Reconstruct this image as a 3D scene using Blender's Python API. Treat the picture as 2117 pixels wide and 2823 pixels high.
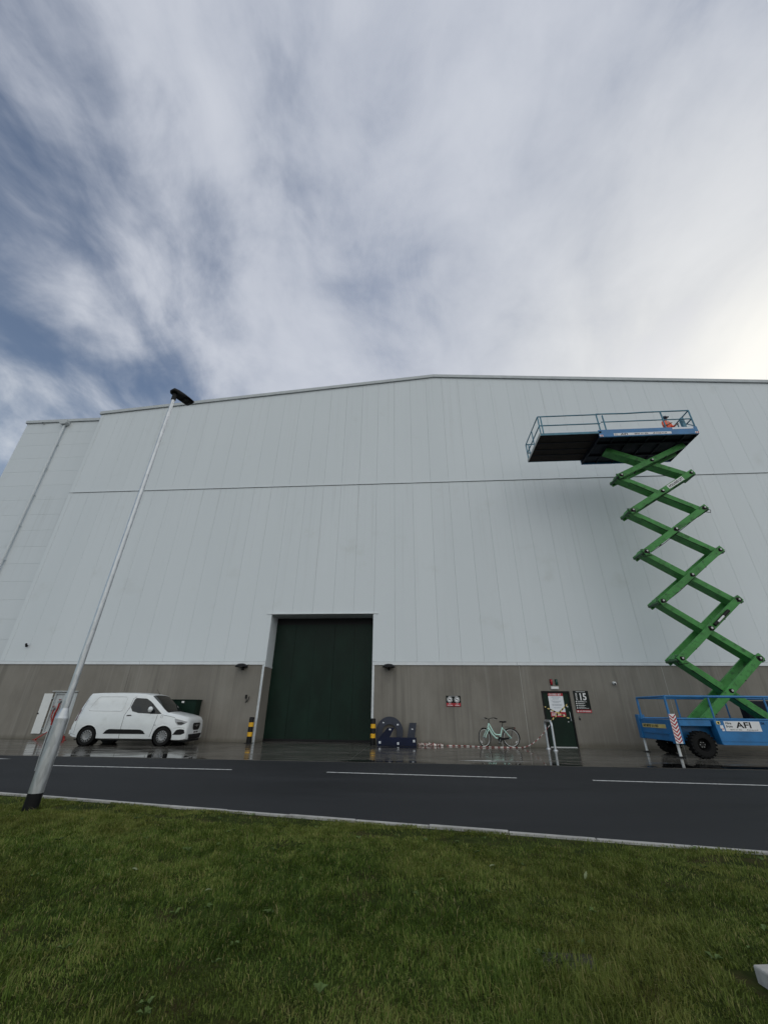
import bpy, bmesh, math, random
import numpy as np
from mathutils import Vector, Matrix
for o in list(bpy.data.objects): bpy.data.objects.remove(o, do_unlink=True)
scn = bpy.context.scene
COL = scn.collection
R = math.radians
random.seed(7); rng = np.random.default_rng(7)

# ------------------------------------------------------------------ camera
cam_d = bpy.data.cameras.new('camera'); cam = bpy.data.objects.new('camera', cam_d); COL.objects.link(cam)
cam_d.sensor_fit = 'HORIZONTAL'; cam_d.sensor_width = 36.0; cam_d.lens = 36.0*1098.03/2117.0
cam_d.clip_start = 0.05; cam_d.clip_end = 5000
def cam_axes(pitch, yaw, roll):
    f = Vector((math.sin(yaw)*math.cos(pitch), math.cos(yaw)*math.cos(pitch), math.sin(pitch)))
    r = Vector((math.cos(yaw), -math.sin(yaw), 0)); u = r.cross(f)
    c, s = math.cos(roll), math.sin(roll)
    return c*r+s*u, -s*r+c*u, f
r_, u_, f_ = cam_axes(0.462988, -0.0768628, 0.0103154)
M4 = Matrix.Identity(4)
for i in range(3): M4[i][0], M4[i][1], M4[i][2] = r_[i], u_[i], -f_[i]
M4.translation = Vector((0, 0, 1.2803)); cam.matrix_world = M4
scn.camera = cam

# ------------------------------------------------------------------ sky, sun, exposure
SUN_AZ, SUN_EL = R(47), R(29)
SUN = Vector((math.sin(SUN_AZ)*math.cos(SUN_EL), math.cos(SUN_AZ)*math.cos(SUN_EL), math.sin(SUN_EL)))
scn.view_settings.view_transform = 'Standard'; scn.view_settings.look = 'None'
scn.view_settings.exposure = 0.0; scn.view_settings.gamma = 1.0
class NT:
    """tiny node-tree helper"""
    def __init__(s, tree): s.t = tree; tree.nodes.clear()
    def n(s, typ, props=None, **inp):
        nd = s.t.nodes.new(typ)
        for k, v in (props or {}).items(): setattr(nd, k, v)
        for k, v in inp.items():
            sock = nd.inputs[int(k[1:])] if (k[0] == 'i' and k[1:].isdigit()) else nd.inputs[k.replace('_', ' ')]
            s.put(sock, v)
        return nd
    def put(s, sock, v):
        if isinstance(v, bpy.types.NodeSocket): s.t.links.new(v, sock)
        elif isinstance(v, bpy.types.Node): s.t.links.new(v.outputs[0], sock)
        else: sock.default_value = v
    def m(s, op, a, b=0.0, c=0.0, clamp=False):
        return s.n('ShaderNodeMath', {'operation': op, 'use_clamp': clamp}, i0=a, i1=b, i2=c).outputs[0]
    def vm(s, op, a, b=(0, 0, 0)):
        nd = s.n('ShaderNodeVectorMath', {'operation': op}, i0=a, i1=b)
        return nd.outputs['Value'] if op in ('DOT_PRODUCT', 'LENGTH') else nd.outputs[0]
    def mixc(s, fac, a, b):
        nd = s.n('ShaderNodeMix', {'data_type': 'RGBA'}); s.put(nd.inputs[0], fac); s.put(nd.inputs[6], a); s.put(nd.inputs[7], b)
        return nd.outputs[2]
    def ramp(s, fac, lo, hi, smooth=True):
        nd = s.n('ShaderNodeMapRange', {'interpolation_type': 'SMOOTHSTEP' if smooth else 'LINEAR'}, i0=fac, i1=lo, i2=hi, i3=0.0, i4=1.0)
        return nd.outputs[0]
    def noise(s, vec, scale, detail=4, rough=.5, dist=0.0):
        return s.n('ShaderNodeTexNoise', None, Vector=vec, Scale=scale, Detail=detail, Roughness=rough, Distortion=dist).outputs[0]
    def xyz(s, x, y, z): return s.n('ShaderNodeCombineXYZ', None, i0=x, i1=y, i2=z).outputs[0]
def rgb(r, g, b): return (r, g, b, 1.0)

world = bpy.data.worlds.new('World'); scn.world = world; world.use_nodes = True
t = NT(world.node_tree)
sky = t.n('ShaderNodeTexSky', {'sky_type': 'NISHITA', 'sun_disc': False, 'sun_elevation': SUN_EL, 'sun_rotation': SUN_AZ,
          'air_density': 1.0, 'dust_density': 1.0, 'ozone_density': 1.6})
dirv = t.n('ShaderNodeTexCoord').outputs['Generated']
sep = t.n('ShaderNodeSeparateXYZ', None, i0=dirv)
zc = t.m('ADD', t.m('MAXIMUM', sep.outputs[2], 0.0), 0.22)
px, py = t.m('DIVIDE', sep.outputs[0], zc), t.m('DIVIDE', sep.outputs[1], zc)
warp = t.noise(t.xyz(px, py, 3.0), 1.3, 3)
wx = t.m('ADD', px, t.m('MULTIPLY', t.m('SUBTRACT', warp, .5), .30))
streak = t.noise(t.xyz(t.m('MULTIPLY', wx, 2.7), t.m('MULTIPLY', py, 1.35), 2.0), 1.0, 7, .52, .6)
puff = t.noise(t.xyz(wx, py, 4.0), 3.4, 8, .58, .35)
wisps = t.noise(t.xyz(t.m('MULTIPLY', wx, 8.0), t.m('MULTIPLY', py, 5.0), 5.0), 1.0, 6, .6, .5)
dens = t.m('ADD', t.m('MULTIPLY', streak, .46), t.m('ADD', t.m('MULTIPLY', puff, .44), t.m('MULTIPLY', wisps, .19)))
cover = t.m('ADD', dens, t.m('MULTIPLY', t.m('MINIMUM', t.m('ADD', px, .50), .42), .34))
cover = t.m('ADD', cover, t.m('MULTIPLY', t.ramp(sep.outputs[2], .62, .46), .13))
mask = t.m('ADD', .10, t.m('MULTIPLY', t.ramp(cover, .37, .67), .90))
shade = t.ramp(t.m('ADD', t.m('MULTIPLY', puff, .45), t.m('ADD', t.m('MULTIPLY', streak, .40), t.m('MULTIPLY', wisps, .26))), .38, .74)
CK = 10.0
cloud = t.mixc(shade, rgb(.40*CK, .44*CK, .53*CK), rgb(.62*CK, .65*CK, .72*CK))
low = t.ramp(sep.outputs[2], .72, .36)
cloud = t.mixc(t.m('MULTIPLY', low, .60), cloud, rgb(.68*CK, .73*CK, .77*CK))
# unseen clouds behind the viewer, made whiter to brighten the shaded wall
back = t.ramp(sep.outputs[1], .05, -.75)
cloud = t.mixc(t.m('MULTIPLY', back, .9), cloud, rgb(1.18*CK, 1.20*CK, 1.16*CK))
dots = t.vm('DOT_PRODUCT', dirv, tuple(SUN))
glow = t.m('POWER', t.m('MAXIMUM', dots, 0.0), 11.0)
gl2 = t.m('MULTIPLY', glow, t.m('ADD', .22, t.m('MULTIPLY', streak, 1.25)))
cloud = t.mixc(t.m('MINIMUM', gl2, 1.0), cloud, rgb(.98*CK, .97*CK, .91*CK))
blue = t.n('ShaderNodeVectorMath', {'operation': 'SCALE'}, i0=sky.outputs[0]); blue.inputs['Scale'].default_value = 1.05
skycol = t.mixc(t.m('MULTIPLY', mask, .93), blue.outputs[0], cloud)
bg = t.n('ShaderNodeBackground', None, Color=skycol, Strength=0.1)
out = t.n('ShaderNodeOutputWorld', None, Surface=bg.outputs[0])

sun_d = bpy.data.lights.new('sun', 'SUN'); sun_d.energy = 1.1; sun_d.angle = R(14); sun_d.color = (1.0, .96, .9)
sun = bpy.data.objects.new('sun', sun_d); COL.objects.link(sun)
sun.rotation_euler = (-SUN).to_track_quat('-Z', 'Y').to_euler(); sun.location = SUN*80

# ------------------------------------------------------------------ mesh helpers
ORG = {}
def thing(name, label, cat, loc=(0, 0, 0), rz=0.0, group=None, local=False):
    o = bpy.data.objects.new(name, None); COL.objects.link(o); o.location = loc; o.rotation_euler = (0, 0, rz)
    o.empty_display_size = .2
    o['label'] = label; o['category'] = cat
    if group: o['group'] = group
    ORG[o.name] = Vector((0, 0, 0)) if local else Vector(loc)
    return o
def tag(o, label=None, cat=None, group=None, kind=None):
    for k, v in (('label', label), ('category', cat), ('group', group), ('kind', kind)):
        if v: o[k] = v
    return o
class MB:
    def __init__(s): s.v = []; s.f = []; s.mi = []
    def add(s, vs, fs, mi=0):
        b = len(s.v); s.v += [tuple(x) for x in vs]
        s.f += [tuple(b+i for i in f) for f in fs]; s.mi += [mi]*len(fs); return s
    def box(s, x0, x1, y0, y1, z0, z1, mi=0):
        vs = [(x, y, z) for z in (z0, z1) for y in (y0, y1) for x in (x0, x1)]
        return s.add(vs, [(0, 2, 3, 1), (4, 5, 7, 6), (0, 1, 5, 4), (2, 6, 7, 3), (0, 4, 6, 2), (1, 3, 7, 5)], mi)
    def obox(s, c, ax, ay, az, mi=0):
        c, ax, ay, az = Vector(c), Vector(ax), Vector(ay), Vector(az)
        vs = [c+i*ax+j*ay+k*az for k in (-1, 1) for j in (-1, 1) for i in (-1, 1)]
        return s.add(vs, [(0, 2, 3, 1), (4, 5, 7, 6), (0, 1, 5, 4), (2, 6, 7, 3), (0, 4, 6, 2), (1, 3, 7, 5)], mi)
    def beam(s, p0, p1, w, h, side=(0, 1, 0), mi=0):
        p0, p1 = Vector(p0), Vector(p1); d = (p1-p0); sd = Vector(side).normalized(); n = d.cross(sd).normalized()
        return s.obox((p0+p1)/2, d/2, sd*w/2, n*h/2, mi)
    def prism(s, poly, d0, d1, fn, mi=0):
        n = len(poly); vs = [fn(a, b, d0) for a, b in poly]+[fn(a, b, d1) for a, b in poly]
        fs = [tuple(range(n))[::-1], tuple(range(n, 2*n))]+[(i, (i+1) % n, n+(i+1) % n, n+i) for i in range(n)]
        return s.add(vs, fs, mi)
    def face(s, pts, mi=0): return s.add(pts, [tuple(range(len(pts)))], mi)
    def ring(s, c, d, r, n):
        d = Vector(d).normalized(); a = d.orthogonal().normalized(); b = d.cross(a)
        return [Vector(c)+r*(math.cos(2*math.pi*i/n)*a+math.sin(2*math.pi*i/n)*b) for i in range(n)]
    def cyl(s, p0, p1, r0, r1=None, n=12, mi=0):
        r1 = r0 if r1 is None else r1; d = Vector(p1)-Vector(p0)
        vs = s.ring(p0, d, r0, n)+s.ring(p1, d, r1, n)
        fs = [(i, (i+1) % n, n+(i+1) % n, n+i) for i in range(n)]+[tuple(range(n))[::-1], tuple(range(n, 2*n))]
        return s.add(vs, fs, mi)
    def tube(s, pts, r, n=8, closed=False, mi=0):
        pts = [Vector(p) for p in pts]; m = len(pts); rs = r if isinstance(r, (list, tuple)) else [r]*m
        vs = []; a = None
        for i, p in enumerate(pts):
            if closed: d = pts[(i+1) % m]-pts[i-1]
            else: d = pts[min(i+1, m-1)]-pts[max(i-1, 0)]
            d.normalize()
            a = d.orthogonal().normalized() if a is None else (a-d*a.dot(d)).normalized()
            b = d.cross(a)
            vs += [p+rs[i]*(math.cos(2*math.pi*k/n)*a+math.sin(2*math.pi*k/n)*b) for k in range(n)]
        fs = []
        for i in range(m if closed else m-1):
            j = (i+1) % m
            fs += [(i*n+k, i*n+(k+1) % n, j*n+(k+1) % n, j*n+k) for k in range(n)]
        if not closed: fs += [tuple(range(n))[::-1], tuple((m-1)*n+k for k in range(n))]
        return s.add(vs, fs, mi)
    def lathe(s, prof, c, axis, n=24, mi=0, closed=False):
        c = Vector(c); ax = Vector(axis).normalized(); a = ax.orthogonal().normalized(); b = ax.cross(a); m = len(prof)
        vs = [c+ax*h+r*(math.cos(2*math.pi*k/n)*a+math.sin(2*math.pi*k/n)*b) for r, h in prof for k in range(n)]
        fs = [(i*n+k, i*n+(k+1) % n, ((i+1) % m)*n+(k+1) % n, ((i+1) % m)*n+k) for i in range(m if closed else m-1) for k in range(n)]
        return s.add(vs, fs, mi)
    def disc(s, c, axis, r, n=24, mi=0): return s.add(s.ring(c, axis, r, n), [tuple(range(n))], mi)
    def build(s, name, mat, parent=None, smooth=0, bevel=0, kind=None):
        me = bpy.data.meshes.new(name); off = Vector((0, 0, 0))
        if parent is not None:
            off = ORG[parent.name]
        vs = [(x-off.x, y-off.y, z-off.z) for x, y, z in s.v]
        me.from_pydata(vs, [], s.f)
        for m in (mat if isinstance(mat, (list, tuple)) else [mat]): me.materials.append(m)
        if any(s.mi): me.polygons.foreach_set('material_index', s.mi)
        bm = bmesh.new(); bm.from_mesh(me); bmesh.ops.recalc_face_normals(bm, faces=bm.faces); bm.to_mesh(me); bm.free()
        if smooth:
            me.polygons.foreach_set('use_smooth', [True]*len(me.polygons)); me.set_sharp_from_angle(angle=R(smooth))
        o = bpy.data.objects.new(name, me); COL.objects.link(o)
        if parent is not None: o.parent = parent; ORG[o.name] = off
        else: ORG[o.name] = Vector((0, 0, 0))
        if bevel:
            b = o.modifiers.new('bevel', 'BEVEL'); b.width = bevel; b.segments = 2; b.limit_method = 'ANGLE'
        if kind: o['kind'] = kind
        return o
def XZ(y): return lambda a, b, d: (a, y+d, b)
def text_mb(mb, txt, x, y, z, size, fn=None, bold=.0, sx=1.0, mi=0, rot=0, align='LEFT', shear=0.0):
    """flat lettering on a wall facing -Y; x,z = lower-left of the first letter"""
    cu = bpy.data.curves.new('txt', 'FONT'); cu.body = txt; cu.size = size; cu.align_x = align; cu.offset = bold; cu.resolution_u = 3; cu.shear = shear
    ob = bpy.data.objects.new('txt', cu); COL.objects.link(ob)
    dg = bpy.context.evaluated_depsgraph_get(); me = bpy.data.meshes.new_from_object(ob.evaluated_get(dg))
    c, s_ = math.cos(rot), math.sin(rot)
    vs = []
    for v in me.vertices:
        a, b = v.co.x*sx, v.co.y
        a, b = a*c-b*s_, a*s_+b*c
        vs.append(fn(a, b) if fn else (x+a, y, z+b))
    mb.add(vs, [tuple(p.vertices) for p in me.polygons], mi)
    bpy.data.objects.remove(ob, do_unlink=True); bpy.data.curves.remove(cu); bpy.data.meshes.remove(me)
def copy_tree(o, parent=None):
    c = o.copy(); COL.objects.link(c); c.parent = parent; ORG[c.name] = ORG[o.name]
    for ch in [x for x in bpy.data.objects if x.parent == o]: copy_tree(ch, c)
    return c
def vnoise(x, y, seed=0, oct=3):
    """numpy value noise 0..1"""
    out = np.zeros_like(x); amp = 1.0; tot = 0
    for o in range(oct):
        g = np.random.default_rng(seed+o).random((64, 64))
        xi = np.floor(x).astype(int); yi = np.floor(y).astype(int); fx = x-xi; fy = y-yi
        fx = fx*fx*(3-2*fx); fy = fy*fy*(3-2*fy)
        A = g[xi % 64, yi % 64]; B = g[(xi+1) % 64, yi % 64]; C = g[xi % 64, (yi+1) % 64]; D = g[(xi+1) % 64, (yi+1) % 64]
        out += amp*((A*(1-fx)+B*fx)*(1-fy)+(C*(1-fx)+D*fx)*fy); tot += amp; amp *= .5; x = x*2.03+7; y = y*2.03+3
    return out/tot

# ------------------------------------------------------------------ materials
def pmat(name, col, rough=.5, metal=0.0, var=.12, scale=3.0, stretch=(1, 1, 1), rvar=.1, bump=0.0, bscale=60.0, spec=.5, coat=0.0, dirt=None, dscale=1.5, dlo=.55, dhi=.75, damt=.8):
    m = bpy.data.materials.new(name); m.use_nodes = True; t = NT(m.node_tree)
    co = t.n('ShaderNodeTexCoord').outputs['Object']
    geo = t.n('ShaderNodeNewGeometry').outputs['Position']
    v = t.vm('MULTIPLY', geo, stretch)
    nz = t.noise(v, scale, 5, .6)
    c0 = tuple(max(0, c*(1-var)) for c in col)+(1,); c1 = tuple(min(1, c*(1+var)) for c in col)+(1,)
    c = t.mixc(t.ramp(nz, .3, .7), c0, c1)
    if dirt:
        dn = t.noise(t.vm('MULTIPLY', geo, stretch), dscale, 6, .65)
        c = t.mixc(t.m('MULTIPLY', t.ramp(dn, dlo, dhi), damt), c, rgb(*dirt))
    rr = t.m('ADD', rough-rvar/2, t.m('MULTIPLY', nz, rvar))
    b = t.n('ShaderNodeBsdfPrincipled', None, Base_Color=c, Roughness=rr, Metallic=metal)
    b.inputs['Specular IOR Level'].default_value = spec
    if coat: b.inputs['Coat Weight'].default_value = coat; b.inputs['Coat Roughness'].default_value = .06
    if bump:
        bn = t.n('ShaderNodeBump', None, Strength=bump, Distance=.01, Height=t.noise(geo, bscale, 4, .6)); t.put(b.inputs['Normal'], bn.outputs[0])
    t.n('ShaderNodeOutputMaterial', None, Surface=b.outputs[0])
    return m
def mat_cladding(name, k=1.0):
    m = bpy.data.materials.new(name); m.use_nodes = True; t = NT(m.node_tree)
    geo = t.n('ShaderNodeNewGeometry').outputs['Position']
    rnd = t.n('ShaderNodeObjectInfo').outputs['Random']
    big = t.noise(t.vm('MULTIPLY', geo, (.35, .35, .12)), 1.0, 3)
    st = t.noise(t.vm('MULTIPLY', geo, (5.0, 5.0, .09)), 1.0, 5, .65)
    c = t.mixc(big, rgb(.675*k, .72*k, .745*k), rgb(.745*k, .785*k, .81*k))
    z = t.n('ShaderNodeSeparateXYZ', None, i0=geo).outputs[2]
    run = t.m('MAXIMUM', t.m('MULTIPLY', t.ramp(z, 5.5, 12.6), t.m('LESS_THAN', z, 12.66)), t.m('MULTIPLY', t.ramp(z, 12.0, 20.0), .7))
    c = t.mixc(t.m('MULTIPLY', t.m('MULTIPLY', t.ramp(st, .50, .74), run), .20), c, rgb(.36, .37, .35))
    c = t.mixc(t.m('MULTIPLY', t.ramp(st, .56, .82), .10), c, rgb(.42, .43, .42))
    c = t.mixc(t.m('MULTIPLY', rnd, .07), c, rgb(.5, .54, .56))
    spot = t.noise(geo, .55, 4, .6)
    c = t.mixc(t.m('MULTIPLY', t.ramp(spot, .60, .8), .20), c, rgb(.42, .43, .37))
    b = t.n('ShaderNodeBsdfPrincipled', None, Base_Color=c, Roughness=.42, Metallic=0.0)
    b.inputs['Specular IOR Level'].default_value = .35
    bn = t.n('ShaderNodeBump', None, Strength=.10, Distance=.03, Height=t.noise(t.vm('ADD', t.vm('MULTIPLY', geo, (1, 1, .35)), t.xyz(t.m('MULTIPLY', rnd, 40.0), 0.0, 0.0)), 1.9, 2)); t.put(b.inputs['Normal'], bn.outputs[0])
    t.n('ShaderNodeOutputMaterial', None, Surface=b.outputs[0]); return m
def mat_concrete(name):
    m = bpy.data.materials.new(name); m.use_nodes = True; t = NT(m.node_tree)
    geo = t.n('ShaderNodeNewGeometry').outputs['Position']; rnd = t.n('ShaderNodeObjectInfo').outputs['Random']
    bl = t.noise(t.vm('MULTIPLY', geo, (.6, .6, .35)), 1.0, 5, .6)
    st = t.noise(t.vm('MULTIPLY', geo, (7.0, 7.0, .22)), 1.0, 6, .7)
    drip = t.noise(t.vm('MULTIPLY', geo, (3.2, 3.2, .12)), 1.0, 4, .6)
    fine = t.noise(geo, 40.0, 4, .7)
    c = t.mixc(t.ramp(bl, .3, .7), rgb(.192, .174, .149), rgb(.265, .245, .212))
    c = t.mixc(t.m('MULTIPLY', t.ramp(st, .5, .75), .42), c, rgb(.36, .345, .315))
    c = t.mixc(t.m('MULTIPLY', t.ramp(drip, .52, .72), .45), c, rgb(.10, .09, .075))
    c = t.mixc(t.m('MULTIPLY', fine, .18), c, rgb(.11, .10, .09))
    c = t.mixc(t.m('MULTIPLY', rnd, .14), c, rgb(.29, .28, .255))
    z = t.n('ShaderNodeSeparateXYZ', None, i0=geo).outputs[2]
    damp = t.ramp(t.m('ADD', z, t.m('MULTIPLY', t.m('SUBTRACT', bl, .5), .35)), .22, .02)
    c = t.mixc(t.m('MULTIPLY', damp, .55), c, rgb(.095, .085, .06))
    b = t.n('ShaderNodeBsdfPrincipled', None, Base_Color=c, Roughness=.75)
    b.inputs['Specular IOR Level'].default_value = .3
    h = t.m('ADD', t.m('MULTIPLY', st, .8), t.m('MULTIPLY', fine, .35))
    bn = t.n('ShaderNodeBump', None, Strength=.35, Distance=.006, Height=h); t.put(b.inputs['Normal'], bn.outputs[0])
    t.n('ShaderNodeOutputMaterial', None, Surface=b.outputs[0]); return m
def mat_apron(name):
    m = bpy.data.materials.new(name); m.use_nodes = True; t = NT(m.node_tree)
    geo = t.n('ShaderNodeNewGeometry').outputs['Position']
    n1 = t.noise(t.vm('MULTIPLY', geo, (.35, .8, 1)), 1.0, 5, .6, .5); n2 = t.noise(geo, 14.0, 5, .7); n3 = t.noise(t.vm('MULTIPLY', geo, (.8, 1.8, 1)), 1.1, 6, .65)
    c = t.mixc(t.ramp(n1, .35, .65), rgb(.075, .07, .06), rgb(.145, .138, .122))
    c = t.mixc(t.m('MULTIPLY', n2, .4), c, rgb(.06, .055, .05))
    wet = t.ramp(n3, .40, .62)
    rough = t.m('ADD', .06, t.m('MULTIPLY', wet, .17))
    b = t.n('ShaderNodeBsdfPrincipled', None, Base_Color=c, Roughness=rough)
    b.inputs['Specular IOR Level'].default_value = .5; b.inputs['IOR'].default_value = 1.36
    bn = t.n('ShaderNodeBump', None, Strength=.012, Distance=.01, Height=n2); t.put(b.inputs['Normal'], bn.outputs[0])
    t.n('ShaderNodeOutputMaterial', None, Surface=b.outputs[0]); return m
def mat_asphalt(name):
    m = bpy.data.materials.new(name); m.use_nodes = True; t = NT(m.node_tree)
    geo = t.n('ShaderNodeNewGeometry').outputs['Position']
    n1 = t.noise(t.vm('MULTIPLY', geo, (.25, 1.2, 1)), .8, 5, .6); n2 = t.noise(geo, 48.0, 4, .85); vor = t.n('ShaderNodeTexVoronoi', None, Vector=geo, Scale=130.0).outputs[0]
    c = t.mixc(t.ramp(n1, .3, .7), rgb(.011, .0125, .0145), rgb(.027, .029, .032))
    c = t.mixc(t.m('MULTIPLY', t.ramp(n2, .50, .72), .75), c, rgb(.085, .086, .09))
    c = t.mixc(t.m('MULTIPLY', t.ramp(vor, .35, .65), .45), c, rgb(.018, .018, .02))
    b = t.n('ShaderNodeBsdfPrincipled', None, Base_Color=c, Roughness=t.m('ADD', .58, t.m('MULTIPLY', n1, .22)))
    b.inputs['Specular IOR Level'].default_value = .18
    bn = t.n('ShaderNodeBump', None, Strength=.55, Distance=.006, Height=t.m('ADD', n2, vor)); t.put(b.inputs['Normal'], bn.outputs[0])
    t.n('ShaderNodeOutputMaterial', None, Surface=b.outputs[0]); return m
def mat_grass(name):
    m = bpy.data.materials.new(name); m.use_nodes = True; t = NT(m.node_tree)
    a = t.n('ShaderNodeAttribute', {'attribute_name': 'rnd'}).outputs['Fac']; a2 = t.n('ShaderNodeAttribute', {'attribute_name': 'patch'}).outputs['Fac']
    cr = t.n('ShaderNodeValToRGB', None, Fac=a); e = cr.color_ramp.elements
    e[0].position = 0; e[0].color = rgb(.042, .078, .013); e[1].position = .5; e[1].color = rgb(.115, .180, .027)
    for p, c in ((.82, rgb(.235, .29, .075)), (.93, rgb(.27, .25, .08)), (1.0, rgb(.36, .31, .15))):
        x = e.new(p); x.color = c
    c = t.mixc(t.m('MULTIPLY', a2, .65), cr.outputs[0], rgb(.17, .165, .040))
    b = t.n('ShaderNodeBsdfPrincipled', None, Base_Color=c, Roughness=.6)
    b.inputs['Specular IOR Level'].default_value = .16
    tr = t.n('ShaderNodeBsdfTranslucent', None, Color=c)
    mx = t.n('ShaderNodeMixShader', None, i0=.25, i1=b.outputs[0], i2=tr.outputs[0])
    t.n('ShaderNodeOutputMaterial', None, Surface=mx.outputs[0]); return m
def mat_galv(name):
    m = bpy.data.materials.new(name); m.use_nodes = True; t = NT(m.node_tree)
    geo = t.n('ShaderNodeNewGeometry').outputs['Position']
    vo = t.n('ShaderNodeTexVoronoi', None, Vector=t.vm('MULTIPLY', geo, (1, 1, .3)), Scale=30.0).outputs['Color']
    g = t.n('ShaderNodeSeparateXYZ', None, i0=vo).outputs[0]; n = t.noise(t.vm('MULTIPLY', geo, (6, 6, 1.2)), 1.5, 5, .65)
    f = t.m('ADD', t.m('MULTIPLY', g, .35), t.m('MULTIPLY', n, .65))
    c = t.mixc(t.ramp(f, .2, .8), rgb(.47, .49, .51), rgb(.64, .66, .68))
    b = t.n('ShaderNodeBsdfPrincipled', None, Base_Color=c, Roughness=t.m('ADD', .28, t.m('MULTIPLY', f, .25)), Metallic=.75)
    t.n('ShaderNodeOutputMaterial', None, Surface=b.outputs[0]); return m
def mat_glass(name, col=(.02, .025, .028), rough=.04, spec=.5):
    m = bpy.data.materials.new(name); m.use_nodes = True; t = NT(m.node_tree)
    geo = t.n('ShaderNodeNewGeometry').outputs['Position']
    n = t.noise(geo, 2.5, 3)
    c = t.mixc(n, rgb(*[x*.7 for x in col]), rgb(*[x*1.5 for x in col]))
    b = t.n('ShaderNodeBsdfPrincipled', None, Base_Color=c, Roughness=rough); b.inputs['Specular IOR Level'].default_value = spec
    t.n('ShaderNodeOutputMaterial', None, Surface=b.outputs[0]); return m

M = {}
M['clad'] = mat_cladding('cladding'); M['wing'] = mat_cladding('wing_cladding', .96); M['conc'] = mat_concrete('precast_concrete')
M['trim'] = pmat('grey_trim', (.50, .53, .54), .5, var=.06); M['flash'] = pmat('white_flashing', (.72, .75, .77), .4, var=.05, dirt=(.4, .4, .38), dlo=.6, dhi=.8, damt=.4)
M['gap'] = pmat('panel_gap', (.27, .28, .29), .8); M['dark'] = pmat('dark_gap', (.05, .055, .06), .8); M['black'] = pmat('black_plastic', (.008, .008, .009), .5, bump=.1, spec=.22); M['rubber'] = pmat('tyre_rubber', (.010, .010, .010), .85, spec=.2, bump=.3, bscale=90, dirt=(.045, .04, .035), dlo=.5, dhi=.75, damt=.5)
M['greend'] = pmat('dark_green_door', (.007, .021, .014), .42, var=.25, scale=1.2, stretch=(1, 1, .5), dirt=(.03, .045, .038), dscale=2.2, dlo=.6, dhi=.8, damt=.35, rvar=.2, spec=.16)
M['apron'] = mat_apron('wet_concrete'); M['asphalt'] = mat_asphalt('asphalt'); M['grass'] = mat_grass('grass_blades'); M['galv'] = mat_galv('galvanised_steel')
M['soil'] = pmat('lawn_soil', (.032, .044, .010), .95, spec=.05, var=.4, scale=6, bump=.6, bscale=45, dirt=(.055, .042, .02), dscale=2.5, dlo=.5, dhi=.7, damt=.8)
M['kerb'] = pmat('kerb_concrete', (.42, .41, .385), .8, var=.18, scale=5, bump=.3, dirt=(.2, .19, .16), dscale=4, dlo=.5, dhi=.75, damt=.6)
M['paint'] = pmat('road_paint', (.62, .62, .60), .6, var=.12, scale=8, dirt=(.12, .12, .125), dscale=14, dlo=.48, dhi=.66, damt=.8)
M['seal'] = pmat('joint_sealant', (.42, .41, .38), .7); M['seald'] = pmat('slab_sealant', (.26, .25, .23), .5)
M['water'] = pmat('puddle_water', (.012, .012, .012), .012, var=.2, rvar=0.0, spec=.5)
M['white'] = pmat('white_paint', (.74, .77, .78), .3, var=.04, scale=2, coat=.6, dirt=(.40, .385, .35), dscale=2.4, dlo=.5, dhi=.85, damt=.4)
M['whitem'] = pmat('white_sheet', (.72, .73, .72), .5, var=.05, dirt=(.45, .43, .4), damt=.3); M['paper'] = pmat('paper', (.78, .80, .84), .6, var=.03); M['red'] = pmat('red_print', (.42, .018, .03), .45, var=.1)
M['redp'] = pmat('red_enamel', (.33, .02, .015), .45, var=.2); M['yel'] = pmat('yellow_band', (.80, .43, .012), .45, var=.1); M['ink'] = pmat('ink', (.008, .008, .010), .6, spec=.2); M['inkg'] = pmat('grey_ink', (.34, .37, .42), .6)
M['ltw'] = pmat('white_print', (.78, .78, .78), .5, var=.03); M['signk'] = pmat('black_sign', (.006, .010, .009), .4, spec=.2)
M['liftb'] = pmat('blue_enamel', (.016, .16, .385), .4, var=.15, scale=2, coat=.2, dirt=(.05, .09, .13), dscale=3.5, dlo=.55, dhi=.8, damt=.6)
M['railb'] = pmat('blue_rail', (.07, .215, .30), .45, var=.2, dirt=(.12, .13, .14), dscale=6, damt=.5)
M['green'] = pmat('green_enamel', (.068, .27, .066), .5, var=.16, scale=2.2, dirt=(.022, .06, .026), dscale=5.0, dlo=.50, dhi=.72, damt=.8, spec=.3)
M['greenk'] = pmat('greasy_green', (.03, .11, .04), .5, var=.4, dirt=(.015, .015, .015), dscale=6, damt=.8)
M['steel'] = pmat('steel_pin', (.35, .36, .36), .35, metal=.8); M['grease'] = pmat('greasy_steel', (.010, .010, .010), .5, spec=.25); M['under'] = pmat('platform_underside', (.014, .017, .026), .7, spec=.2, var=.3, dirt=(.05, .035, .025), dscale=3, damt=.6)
M['ply'] = pmat('stained_ply', (.022, .016, .013), .8, spec=.2, var=.4, stretch=(1, 4, 1), scale=3)
M['glass'] = mat_glass('van_glass', (.012, .015, .016), .03, .42); M['lens'] = mat_glass('lamp_lens', (.30, .31, .32), .12); M['rim'] = pmat('silver_cover', (.27, .275, .28), .42, metal=.4); M['taill'] = mat_glass('tail_lens', (.10, .008, .008), .1)
M['mint'] = pmat('mint_paint', (.55, .84, .74), .3, var=.05, coat=.5); M['navy'] = pmat('navy_board', (.004, .008, .030), .55, var=.2, spec=.2); M['slate'] = pmat('slate_board', (.036, .041, .058), .6, var=.12, spec=.25)
M['hivis'] = pmat('hi_vis_orange', (.90, .13, .055), .7, var=.15, scale=14, bump=.3, bscale=25); M['cloth'] = pmat('dark_cloth', (.03, .035, .06), .8); M['skin'] = pmat('skin', (.45, .27, .2), .5); M['helm'] = pmat('navy_cap', (.014, .026, .055), .5)
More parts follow.
